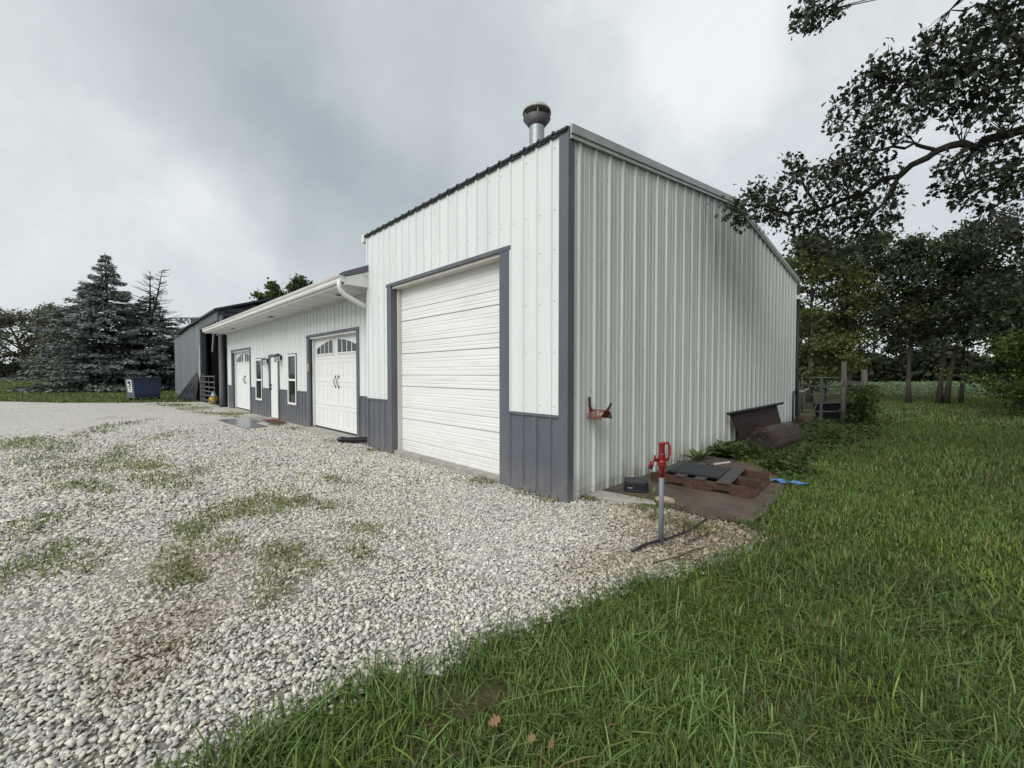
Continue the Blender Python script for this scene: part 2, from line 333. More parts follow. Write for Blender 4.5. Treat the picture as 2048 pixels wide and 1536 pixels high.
# ------------------------------------------------------------------ terrain
def sstep(a, b, x): t = np.clip((x - a) / (b - a), 0, 1); return t * t * (3 - 2 * t)
def hgt(x, y): return 0.75 * sstep(-38., -62., np.asarray(x, float))
def vnoise(x, y, s, seed=0):
    x = np.asarray(x) * s + seed * 17.3; y = np.asarray(y) * s - seed * 9.1
    xi = np.floor(x); yi = np.floor(y); xf = x - xi; yf = y - yi
    def hsh(a, b): q = np.sin(a * 127.1 + b * 311.7 + seed * 74.7) * 43758.5453; return q - np.floor(q)
    u = xf * xf * (3 - 2 * xf); v = yf * yf * (3 - 2 * yf)
    return (hsh(xi, yi) * (1 - u) + hsh(xi + 1, yi) * u) * (1 - v) + (hsh(xi, yi + 1) * (1 - u) + hsh(xi + 1, yi + 1) * u) * v
xs = np.unique(np.concatenate([np.linspace(-400, -80, 30), np.linspace(-80, 40, 61), np.linspace(40, 400, 30)])); ys = np.unique(np.concatenate([np.linspace(-400, -40, 30), np.linspace(-40, 60, 51), np.linspace(60, 400, 30)]))
XX, YY = np.meshgrid(xs, ys); V = np.stack([XX.ravel(), YY.ravel(), hgt(XX, YY).ravel()], 1)
nx, ny = len(xs), len(ys); idx = np.arange(nx * ny).reshape(ny, nx)
F = np.stack([idx[:-1, :-1].ravel(), idx[:-1, 1:].ravel(), idx[1:, 1:].ravel(), idx[1:, :-1].ravel()], 1)
mat('lawn_soil', (0.045, 0.052, 0.020), (0.060, 0.074, 0.026), rough=0.95, scale=1.1, dirt=(0.085, 0.062, 0.036), dscale=3.0, dlo=0.42, dhi=0.62, bump=0.9, bscale=45, spec=0.1, detail=8)
struct(np_mesh('ground', V, F, 'lawn_soil', smooth=True))

GRAVEL = np.array([(-0.02, 0.6), (0.3, 0.55), (0.75, 0.62), (1.45, 0.66), (1.85, 0.62), (1.88, 0.05), (1.72, -0.5), (1.52, -1.03), (1.40, -1.5), (1.34, -1.87), (1.2, -2.4), (1.28, -2.6), (1.05, -2.86), (1.04, -3.2), (1.04, -3.48), (1.02, -4.2), (0.7, -6), (-0.5, -10), (-2, -30), (-37.5, -30), (-37.5, -11.2), (-32.4, -8.06), (-28.4, -5.6), (-26.2, -3.3), (-24.9, -1.2), (-24.0, 0.1), (-19, 0.4), (-19, 1.0), (-5, 1.0), (-0.02, 1.0)])
def inside(poly, x, y):
    r = np.zeros(len(x), bool); n = len(poly); j = n - 1
    for i in range(n):
        xi, yi = poly[i]; xj, yj = poly[j]
        c = ((yi > y) != (yj > y)) & (x < (xj - xi) * (y - yi) / (yj - yi + 1e-12) + xi); r ^= c; j = i
    return r
def gravel_mat():
    m = bpy.data.materials.new('gravel'); m.use_nodes = True; t = m.node_tree; n = t.nodes; l = t.links; p = n['Principled BSDF']
    p.inputs['Roughness'].default_value = 0.85; p.inputs['Specular IOR Level'].default_value = 0.3
    g = n.new('ShaderNodeNewGeometry')
    nzz = n.new('ShaderNodeTexNoise'); nzz.inputs['Scale'].default_value = 12; nzz.inputs['Detail'].default_value = 3; l.new(g.outputs['Position'], nzz.inputs['Vector'])
    mxv = n.new('ShaderNodeVectorMath'); mxv.operation = 'MULTIPLY_ADD'; l.new(nzz.outputs['Color'], mxv.inputs[0]); mxv.inputs[1].default_value = (0.03,) * 3; l.new(g.outputs['Position'], mxv.inputs[2])
    vo = n.new('ShaderNodeTexVoronoi'); vo.inputs['Scale'].default_value = 36; l.new(mxv.outputs[0], vo.inputs['Vector'])
    sp = n.new('ShaderNodeSeparateColor'); l.new(vo.outputs['Color'], sp.inputs[0])
    r = n.new('ShaderNodeValToRGB'); l.new(sp.outputs[0], r.inputs[0]); E = r.color_ramp.elements; r.color_ramp.interpolation = 'LINEAR'
    E[0].position = 0; E[0].color = (0.30, 0.30, 0.30, 1); E[1].position = 1; E[1].color = (0.70, 0.665, 0.60, 1)
    for q, c in ((0.25, (0.37, 0.36, 0.34, 1)), (0.5, (0.50, 0.475, 0.43, 1)), (0.8, (0.59, 0.555, 0.49, 1))): k = E.new(q); k.color = c
    dk = n.new('ShaderNodeMapRange'); l.new(vo.outputs['Distance'], dk.inputs[0]); dk.inputs[1].default_value = 0.42; dk.inputs[2].default_value = 0.75; dk.inputs[3].default_value = 1; dk.inputs[4].default_value = 0.55
    mm = n.new('ShaderNodeMix'); mm.data_type = 'RGBA'; mm.blend_type = 'MULTIPLY'; mm.inputs['Factor'].default_value = 0.6; l.new(r.outputs[0], mm.inputs['A']); l.new(dk.outputs[0], mm.inputs['B'])
    # silt and weeds showing between the stones
    n3 = n.new('ShaderNodeTexNoise'); n3.inputs['Scale'].default_value = 0.7; n3.inputs['Detail'].default_value = 7; n3.inputs['Roughness'].default_value = 0.68; l.new(g.outputs['Position'], n3.inputs['Vector'])
    r3 = n.new('ShaderNodeMapRange'); l.new(n3.outputs['Fac'], r3.inputs[0]); r3.inputs[1].default_value = 0.56; r3.inputs[2].default_value = 0.74; r3.inputs[4].default_value = 0.62
    m3 = n.new('ShaderNodeMix'); m3.data_type = 'RGBA'; l.new(r3.outputs[0], m3.inputs['Factor']); l.new(mm.outputs['Result'], m3.inputs['A']); m3.inputs['B'].default_value = (0.22, 0.19, 0.13, 1)
    l.new(m3.outputs['Result'], p.inputs['Base Color'])
    iv = n.new('ShaderNodeMath'); iv.operation = 'SUBTRACT'; iv.inputs[0].default_value = 1.0; l.new(vo.outputs['Distance'], iv.inputs[1])
    b = n.new('ShaderNodeBump'); b.inputs['Strength'].default_value = 0.7; b.inputs['Distance'].default_value = 0.02; l.new(iv.outputs[0], b.inputs['Height']); l.new(b.outputs[0], p.inputs['Normal'])
    MATS['gravel'] = m
gravel_mat()
gm = MB(); gm.add([(x, y, 0.004) for x, y in GRAVEL], [tuple(range(len(GRAVEL)))[::-1]])
struct(gm.build('gravel_drive', 'gravel'))
# fines under the nearest stones, coloured dark to paint shade into the gaps
mat('gap_shade_fines', (0.27, 0.24, 0.195), (0.18, 0.155, 0.12), rough=0.95, scale=5, bump=0.5, bscale=120, dirt=(0.26, 0.24, 0.20), dscale=2.5)
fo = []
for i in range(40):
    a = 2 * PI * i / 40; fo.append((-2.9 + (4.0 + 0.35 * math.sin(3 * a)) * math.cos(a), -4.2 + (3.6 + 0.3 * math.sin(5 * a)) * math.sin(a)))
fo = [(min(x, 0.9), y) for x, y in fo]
fm2 = MB(); fm2.add([(x, y, 0.008) for x, y in fo], [tuple(range(len(fo)))]); struct(fm2.build('gap_shade_fines', 'gap_shade_fines'))
fm2 = MB(); fm2.add([(0.03, 0.55, 0.009), (0.5, 0.15, 0.009), (1.05, -0.6, 0.009), (1.2, -1.2, 0.009), (1.5, -1.0, 0.009), (1.7, -0.45, 0.009), (1.84, 0.05, 0.009), (1.82, 0.6, 0.009), (0.9, 0.6, 0.009)], [tuple(range(9))]); struct(fm2.build('gap_shade_fines', 'gap_shade_fines'))
# far farm lane on the left
lane = MB(); pts = []
for sx_, d in ((-1, 0), (1, 0)):
    pass
lane.add([(-66, -60, 0.765), (-63.2, -60, 0.765), (-63.2, 40, 0.765), (-66, 40, 0.765)], [(0, 1, 2, 3)])
mat('lane_gravel', (0.42, 0.40, 0.35), (0.33, 0.31, 0.27), rough=0.95, scale=3)
struct(lane.build('farm_lane', 'lane_gravel'))
# concrete pad beside the tall garage (wet)
PAD = [(0.02, 0.68), (0.62, 0.72), (1.12, 0.66), (1.42, 0.62), (1.70, 0.80), (1.72, 1.3), (1.66, 1.9), (1.58, 2.6), (1.35, 3.2), (0.9, 3.75), (0.35, 3.9), (0.02, 3.9)]
pm = MB(); pm.prism(PAD, 'z', -0.02, 0.03); struct(pm.build('concrete_pad', 'wet_concrete', bevel=0.006))
FOOT = [(0.02, 0.36), (0.18, 0.33), (0.62, 0.52), (0.78, 0.62), (0.70, 0.70), (0.40, 0.66), (0.02, 0.62)]
fm_ = MB(); fm_.prism(FOOT, 'z', -0.02, 0.045); struct(fm_.build('footing_edge', 'concrete', bevel=0.01))
# door aprons
ap = MB(); ap.box((-4.12, 0.02, -0.05), (-1.12, 0.5, 0.07)); struct(ap.build('door_apron', 'concrete', bevel=0.008))

# ------------------------------------------------------------------ TALL GARAGE
TG = thing('tall_garage', 'tall white ribbed steel garage with one large white roll-up door', 'garage', (0, 0, 0))
XL, EZ, RY, RZ, BY = -5.12, 4.27, 5.5, 5.03, 10.98
# wall cores
fw = MB()
for a, b in (((XL, 0.03, 0.0), (-4.12, 0.18, EZ)), ((-1.11, 0.03, 0.0), (-0.03, 0.18, EZ)), ((-4.12, 0.03, 3.115), (-1.11, 0.18, EZ))): fw.box(a, b)
front_wall = fw.build('front_wall', 'dark_gap', TG)
def clip_panel(u0, u1, ribs, prof, holes, z0, z1f, y, outward):
    """returns MB for a sheet between u0,u1, split at hole edges. holes: (ua,ub,za,zb). y plane, outward -1 => toward -y"""
    cuts = sorted({u0, u1} | {h[k] for h in holes for k in (0, 1) if u0 < h[k] < u1})
    m = MB()
    for a, b in zip(cuts[:-1], cuts[1:]):
        mid = (a + b) / 2; segs = [(z0, None)]
        hs = sorted([h for h in holes if h[0] < mid < h[1]], key=lambda h: h[2])
        zc = z0; out = []
        for h in hs:
            if h[2] > zc + 1e-3: out.append((zc, h[2]))
            zc = max(zc, h[3])
        out.append((zc, None))
        for (za, zb) in out:
            top = z1f(mid) if zb is None else zb
            if top <= za + 1e-3: continue
            pts = prof(a, b)
            for i in range(len(pts) - 1):
                (p0, d0), (p1, d1) = pts[i], pts[i + 1]
                t0 = z1f(p0) if zb is None else zb; t1 = z1f(p1) if zb is None else zb
                m.add([(p0, y + outward * d0, za), (p1, y + outward * d1, za), (p1, y + outward * d1, t1), (p0, y + outward * d0, t0)], [(0, 1, 2, 3)])
    return m
RB = 0.2308
fribs = [-0.245 - RB * k for k in range(22)]
fprof = lambda a, b: rib_profile(a, b, fribs, 0.044, 0.018, 0.019)
DH = [(-4.25, -0.95, 0.0, 3.16)]
edges = [-0.12]
while edges[-1] > XL + 0.01: edges.append(max(XL, edges[-1] - 4 * RB))
for a, b in zip(edges[1:], edges[:-1]):
    m = clip_panel(a, b, fribs, fprof, DH, 1.0, lambda u: EZ, 0.0, -1)
    if m.v: m.build('panel', 'white_steel', front_wall)
for a, b in ((-0.95, -0.12), (XL, -4.25)):
    clip_panel(a, b, fribs, fprof, [], 0.03, lambda u: 0.985, -0.003, -1).build('wainscot_panel', 'charcoal_steel', front_wall)
for a, b in ((-0.95, -0.118), (XL, -4.25)):
    t = MB(); t.box((a, -0.024, 0.98), (b, 0.01, 1.012)); t.build('wainscot_cap', 'charcoal_steel', TG)
    t = MB(); t.box((a, -0.022, 0.01), (b, 0.01, 0.05)); t.build('base_trim', 'charcoal_steel', TG)
# corner trim
t = MB(); t.prism([(-0.12, -0.018), (0.018, -0.018), (0.018, 0.10), (0.006, 0.10), (0.006, 0.0), (-0.12, 0.0)], 'z', -0.01, EZ + 0.01)
t.build('corner_trim', 'charcoal_steel', TG, bevel=0.004)
t = MB(); t.box((XL - 0.012, -0.014, 0.0), (XL + 0.05, 0.3, EZ)); t.build('corner_trim', 'white_steel', TG)
t = MB(); t.box((XL - 0.016, -0.018, 0.0), (XL + 0.054, 0.29, 0.985)); t.build('corner_trim', 'charcoal_steel', TG)
# door casing
t = MB(); t.prism([(-4.255, -0.024), (-4.10, -0.024), (-4.10, 0.10), (-4.112, 0.10), (-4.112, -0.012), (-4.255, -0.012)], 'z', 0.0, 3.11); t.build('door_jamb_trim', 'charcoal_steel', TG)
t = MB(); t.prism([(-0.945, -0.024), (-1.13, -0.024), (-1.13, 0.10), (-1.118, 0.10), (-1.118, -0.012), (-0.945, -0.012)], 'z', 0.0, 3.13); t.build('door_jamb_trim', 'charcoal_steel', TG)
t = MB(); t.box((-4.28, -0.030, 3.112), (-0.925, 0.005, 3.165)); t.build('door_head_trim', 'charcoal_steel', TG)
t = MB(); t.box((-4.10, 0.006, 3.07), (-1.13, 0.20, 3.11)); t.build('door_head_lining', 'cream_wood', TG)
t = MB(); t.box((-4.112, 0.102, 0.05), (-4.06, 0.19, 3.068)); t.build('door_jamb_lining', 'cream_wood', TG)
t = MB(); t.box((-1.20, 0.102, 0.05), (-1.118, 0.19, 3.068)); t.build('door_jamb_lining', 'cream_wood', TG)
# roll-up door of five ribbed sections
OD = MB(); OD.box((-4.10, 0.20, 0.03), (-1.12, 0.23, 3.09)); od = OD.build('overhead_door', 'door_white_old', TG)
sec = 0.604
for k in range(5):
    z = 0.062 + k * sec
    # (z offset, depth): depth toward viewer negative y
    pr = [(0.0, 0.0), (0.006, 0.022), (0.05, 0.022), (0.056, 0.017), (0.064, 0.017), (0.07, 0.022), (0.10, 0.022), (0.106, 0.017), (0.114, 0.017), (0.12, 0.022), (0.185, 0.022), (0.194, 0.006), (0.204, 0.006), (0.214, 0.022)]
    for q in (0.27, 0.32, 0.43, 0.48): pr += [(q, 0.022), (q + 0.006, 0.017), (q + 0.014, 0.017), (q + 0.02, 0.022)]
    pr += [(sec - 0.012, 0.022), (sec - 0.006, 0.0)]
    m = MB()
    for i in range(len(pr) - 1):
        (a, d), (b, f) = pr[i], pr[i + 1]
        m.add([(-4.07, 0.196 - d, z + a), (-1.13, 0.196 - d, z + a), (-1.13, 0.196 - f, z + b), (-4.07, 0.196 - f, z + b)], [(0, 1, 2, 3)])
    m.build('door_section', 'door_white_old', od)
t = MB(); t.box((-4.05, 0.165, 0.045), (-1.13, 0.23, 0.066)); t.build('bottom_seal', 'black_metal', od)
# side wall panels
sw = MB(); sw.add([(-0.03, 0.03, 0), (-0.03, BY - 0.03, 0), (-0.03, BY - 0.03, EZ), (-0.03, RY, RZ), (-0.03, 0.03, EZ), (-0.18, 0.03, 0), (-0.18, BY - 0.03, 0), (-0.18, BY - 0.03, EZ), (-0.18, RY, RZ), (-0.18, 0.03, EZ)],
       [(0, 1, 2, 3, 4), (9, 8, 7, 6, 5), (0, 5, 6, 1), (1, 6, 7, 2), (0, 4, 9, 5)])
side_wall = sw.build('side_wall', 'dark_gap', TG)
SR = 0.318; sribs = [0.21 + SR * k for k in range(35)]; smin = [r + SR * q for r in sribs for q in (0.35, 0.65)] + [0.21 - SR * 0.35]
rakez = lambda y: (EZ + (RZ - EZ) * y / RY if y < RY else RZ - (RZ - EZ) * (y - RY) / (BY - RY)) - 0.02
sprof = lambda a, b: rib_profile(a, b, sribs, 0.062, 0.032, 0.026, smin, 0.028, 0.007)
ed = [0.075] + [0.05 + 3 * SR * k for k in range(1, 12)]; ed = [e_ for e_ in ed if e_ < BY - 0.1] + [BY - 0.08]
for a, b in zip(ed[:-1], ed[1:]):
    pts = sprof(a, b)
    k_ = max(range(len(pts)), key=lambda i: pts[i][0])
    pp = []
    for (u, d) in pts:
        pp.append((u, d))
    if a < RY < b:
        pp.append((RY, 0.0)); pp.sort()
    m = MB(); j = random.uniform(-0.002, 0.002)
    for i in range(len(pp) - 1):
        (p0, d0), (p1, d1) = pp[i], pp[i + 1]
        m.add([(d0 + j, p0, 0.115), (d1 + j, p1, 0.115), (d1 + j, p1, rakez(p1)), (d0 + j, p0, rakez(p0))], [(0, 1, 2, 3)])
    m.build('panel', 'side_steel', side_wall)
m = MB(); pp = sprof(0.075, BY - 0.08)
for i in range(len(pp) - 1):
    (p0, d0), (p1, d1) = pp[i], pp[i + 1]
    m.add([(d0 - 0.006, p0, 0.0), (d1 - 0.006, p1, 0.0), (d1 - 0.006, p1, 0.112), (d0 - 0.006, p0, 0.112)], [(0, 1, 2, 3)])
m.build('base_panel', 'side_steel', side_wall)
sp_ = []
for z in (0.75, 1.28, 1.82, 2.36, 2.9, 3.44, 3.95):
    for r in sribs:
        if z < rakez(r) - 0.1 and r < BY - 0.2: sp_.append((0.003, r - 0.055 + random.uniform(-.006, .006), z + random.uniform(-.015, .015)))
screws(sp_, 'x', 0.007).build('screws', 'screw', side_wall, kind='stuff')
sp_ = []
for z in (1.10, 1.75, 2.35, 2.95):
    for r in fribs:
        if r < XL + 0.05 or (-4.28 < r < -0.92): continue
        sp_.append((r + 0.05, -0.003, z + random.uniform(-.012, .012)))
for r in fribs:
    if r > XL + 0.05:
        sp_.append((r + 0.05, -0.003, 3.42 + random.uniform(-.012, .012)))
        if random.random() < 0.5: sp_.append((r + 0.05, -0.003, 4.12 + random.uniform(-.01, .01)))
screws(sp_, 'y', 0.0075).build('screws', 'screw', front_wall, kind='stuff')
# left and rear walls
t = MB(); t.box((XL + 0.0, 0.31, 0), (XL + 0.1, BY - 0.1, EZ)); t.build('left_wall', 'white_steel', TG)
t = MB(); t.box((XL, BY - 0.1, 0), (-0.05, BY - 0.02, EZ)); t.build('rear_wall', 'white_steel', TG)
# roof
roof = MB(); roof.add([(XL, 0.05, EZ - 0.0), (-0.02, 0.05, EZ), (-0.02, RY, RZ - 0.01), (XL, RY, RZ - 0.01), (XL, BY - 0.05, EZ), (-0.02, BY - 0.05, EZ)], [(0, 1, 2, 3), (3, 2, 5, 4)])
roof_o = roof.build('roof', 'roof_steel', TG)
rprof = lambda a, b: rib_profile(a, b, [-0.19 - RB * k for k in range(23)], 0.06, 0.022, 0.022, [-0.19 - RB * k + s * 0.075 for k in range(23) for s in (-1, 1)], 0.02, 0.006)
sl = (RZ - EZ) / RY
x1 = 0.02
while x1 > XL - 0.05:
    x0 = max(XL - 0.07, x1 - 4 * RB)
    for sgn in (0, 1):
        m = MB(); pts = rprof(x0, x1)
        for i in range(len(pts) - 1):
            (p0, d0), (p1, d1) = pts[i], pts[i + 1]
            ya, yb = (-0.045, RY) if not sgn else (BY + 0.04, RY)
            za = EZ + 0.018 + sl * (-0.045); zb = RZ + 0.018
            q = [(p0, ya, za + d0), (p1, ya, za + d1), (p1, yb, zb + d1), (p0, yb, zb + d0)]
            m.add(q, [(0, 1, 2, 3)])
            if not sgn: m.add([(p0, ya, za + d0 - 0.028), (p1, ya, za + d1 - 0.028), (p1, ya, za + d1), (p0, ya, za + d0)], [(0, 1, 2, 3)])
        m.build('roof_panel', 'roof_steel', roof_o)
    x1 = x0
    if x0 <= XL - 0.069: break
t = MB(); t.box((XL - 0.07, -0.03, EZ - 0.035), (-0.0, 0.0, EZ - 0.001)); t.build('eave_trim', 'roof_steel', TG)
# rake trim follows the gable
def rake(prof, name, mt):
    m = MB(); n = len(prof); st = [(0.012, EZ + sl * 0.012), (RY, RZ), (BY + 0.04, EZ - sl * 0.04)]
    vs = []
    for (y, z) in st: vs += [(d, y, z + h) for d, h in prof]
    fs = []
    for i in range(2):
        for j in range(n): fs.append((i * n + j, i * n + (j + 1) % n, (i + 1) * n + (j + 1) % n, (i + 1) * n + j))
    fs += [tuple(range(n)), tuple(range(2 * n, 3 * n))[::-1]]
    m.add(vs, fs); return m.build(name, mt, TG)
rake([(0.0, 0.045), (0.050, 0.045), (0.050, -0.055), (0.030, -0.06), (0.030, -0.075), (0.046, -0.085), (0.046, -0.115), (0.0, -0.115)], 'rake_trim', 'rake_trim')
# eave corner cap on the left
t = MB(); t.box((XL - 0.11, -0.06, EZ - 0.12), (XL - 0.02, 0.4, EZ + 0.03)); t.build('eave_end_cap', 'gutter_white', TG)
# roof vent
vx, vy = -1.77, 1.41
vz = lambda z: z
t = MB(); t.lathe([(0.125, 4.36), (0.125, 5.68)], (vx, vy, 0), 28); vent = t.build('vent_pipe', 'galvanised', TG, smooth=True)
t = MB(); t.lathe([(0.127, 5.62), (0.145, 5.64), (0.222, 5.735), (0.228, 5.735), (0.14, 5.62), (0.127, 5.60)], (vx, vy, 0), 28); t.build('vent_skirt', 'cap_dark', vent, smooth=True)
t = MB(); t.lathe([(0.22, 5.835), (0.235, 5.82), (0.232, 5.86), (0.195, 5.915), (0.11, 5.95), (0.0, 5.96)], (vx, vy, 0), 28); t.lathe([(0.0, 5.835), (0.22, 5.835)], (vx, vy, 0), 28); t.build('vent_cap', 'cap_grey', vent, smooth=True)
for k in range(5):
    a = 2 * PI * k / 5 + 0.5; t = MB(); cx_, cy_ = vx + 0.205 * math.cos(a), vy + 0.205 * math.sin(a)
    t.box((cx_ - 0.006, cy_ - 0.006, 5.72), (cx_ + 0.006, cy_ + 0.006, 5.84)); t.build('cap_strut', 'cap_grey', vent)
t = MB(); t.lathe([(0.10, 5.68), (0.10, 5.834)], (vx, vy, 0), 20); t.build('vent_core', 'black_metal', vent)
# rear corner: dark trim, conduits and floodlight
t = MB(); t.box((-0.06, BY - 0.085, 0), (0.05, BY + 0.03, EZ - 0.14)); t.build('corner_trim', 'barn_dark', TG)
t = MB(); t.tube([(0.06, 10.75, 3.72), (0.06, 10.74, 0.95), (0.06, 10.72, 0.02)], 0.018); t.tube([(0.05, 10.80, 3.7), (0.055, 10.83, 1.0)], 0.012); t.build('conduit', 'black_plastic', TG, smooth=True)
t = MB(); t.tube([(0.06, 10.72, 0.98), (0.06, 10.42, 0.98), (0.06, 10.36, 0.93), (0.06, 10.35, 0.0)], 0.022); t.build('conduit', 'black_plastic', TG, smooth=True)
t = MB(); t.box((0.035, 10.68, 0.90), (0.11, 10.80, 1.06)); t.build('junction_box', 'black_plastic', TG, bevel=0.01)
fl = MB(); fl.box((0.0, 10.70, 3.68), (0.10, 10.80, 3.80)); flo = fl.build('floodlight_mount', 'lamp_white', TG, bevel=0.01)
for dy, dz, az in ((0.10, 0.06, 0.7), (0.06, -0.06, -0.3)):
    m = MB(); M = Matrix.Translation((0.15, 10.75 + dy, 3.74 + dz)) @ Matrix.Rotation(az, 4, 'Z') @ Matrix.Rotation(PI / 2 + 0.35, 4, 'Y')
    mm_ = MB(); mm_.lathe([(0.03, -0.09), (0.04, -0.03), (0.085, 0.04), (0.085, 0.06), (0.07, 0.055), (0.0, 0.03)], (0, 0, 0), 16)
    m.add([M @ Vector(v) for v in mm_.v], mm_.f); m.build('lamp_head', 'lamp_white', flo, smooth=True)

# ------------------------------------------------------------------ LOW GARAGE
LG = thing('low_garage', 'low white garage with dark wainscot, two carriage doors and a dark roof', 'garage', (XL - 0.0, 0.3, 0), math.radians(1.324))
LX = -13.8; SZ = 3.25
d2 = (-4.22, -1.0, 2.56); d1 = (-13.08, -10.03, 2.50)
O2 = (-4.06, -1.13, 2.50); O1 = (-12.94, -10.16, 2.44)
HOL = [(d2[0], d2[1], 0, d2[2]), (d1[0], d1[1], 0, d1[2]), (-5.84, -5.06, 0.54, 2.11), (-9.37, -8.55, 0.52, 2.06), (-7.74, -6.66, 0.0, 2.14)]
core = MB()
xc = [LX]
core_h = [(O2[0], O2[1], 0, 2.5), (O1[0], O1[1], 0, 2.44), (-5.78, -5.12, 0.6, 2.05), (-9.31, -8.61, 0.58, 2.0), (-7.64, -6.76, 0, 2.06)]
cuts = sorted({LX, -0.01} | {h[k] for h in core_h for k in (0, 1)})
for a, b in zip(cuts[:-1], cuts[1:]):
    mid = (a + b) / 2; zc = 0; 
    for h in core_h:
        if h[0] < mid < h[1]:
            if h[2] > 0: core.box((a, 0.03, 0), (b, 0.2, h[2]))
            zc = h[3]
    core.box((a, 0.03, zc), (b, 0.2, SZ + 0.1))
lwall = core.build('front_wall', 'dark_gap', LG)
lribs = [-0.04 - RB * k for k in range(61)]
lprof = lambda a, b: rib_profile(a, b, lribs, 0.044, 0.018, 0.019)
x1 = -0.005
while x1 > LX + 0.01:
    x0 = max(LX, x1 - 4 * RB)
    m = clip_panel(x0, x1, lribs, lprof, HOL, 0.995, lambda u: SZ + 0.02, 0.0, -1)
    if m.v: m.build('panel', 'white_steel', lwall)
    m = MB()
    HL = [(h[0], h[1], h[2], h[3]) for h in HOL]
    # wainscot below
    cc = sorted({x0, x1} | {h[k] for h in HL for k in (0, 1) if x0 < h[k] < x1})
    for a, b in zip(cc[:-1], cc[1:]):
        mid = (a + b) / 2; top = 0.98
        for h in HL:
            if h[0] < mid < h[1]: top = min(top, h[2])
        if top < 0.05: continue
        pts = lprof(a, b)
        for i in range(len(pts) - 1):
            (p0, e0), (p1, e1) = pts[i], pts[i + 1]
            m.add([(p0, -0.003 - e0, 0.02), (p1, -0.003 - e1, 0.02), (p1, -0.003 - e1, top), (p0, -0.003 - e0, top)], [(0, 1, 2, 3)])
    if m.v: m.build('wainscot_panel', 'charcoal_steel', lwall)
    x1 = x0
for a, b in ((-1.0, -0.005), (-5.06, d2[0]), (-6.66, -5.84), (-8.55, -7.74), (d1[1], -9.37), (LX, d1[0])):
    t = MB(); t.box((a, -0.024, 0.975), (b, 0.0, 1.005)); t.build('wainscot_cap', 'charcoal_steel', LG)
sp_ = []
for z in (1.15, 1.75, 2.35, 2.85):
    for r in lribs:
        if any(h[0] - .03 < r + 0.05 < h[1] + .03 and h[2] - .03 < z < h[3] + .03 for h in HOL) or r < LX + 0.1: continue
        sp_.append((r + 0.05, -0.003, z + random.uniform(-.012, .012)))
screws(sp_, 'y', 0.0075).build('screws', 'screw', lwall, kind='stuff')
# other walls
t = MB(); t.box((LX - 0.0, 0.201, 0), (LX + 0.1, 8.0, SZ + 0.1)); t.build('left_wall', 'white_steel', LG)
t = MB(); t.add([(LX + 0.05, 0.0, SZ), (LX + 0.05, 8.2, SZ), (LX + 0.05, 4.1, SZ + 1.9)], [(0, 1, 2)]); t.build('gable', 'white_steel', LG)
t = MB(); t.box((LX + 0.1, 7.9, 0), (-0.01, 8.0, SZ + 0.1)); t.build('rear_wall', 'white_steel', LG)
t = MB(); t.box((LX - 0.004, -0.02, 0.02), (LX + 0.04, 0.2, SZ)); t.build('corner_trim', 'white_steel', LG)

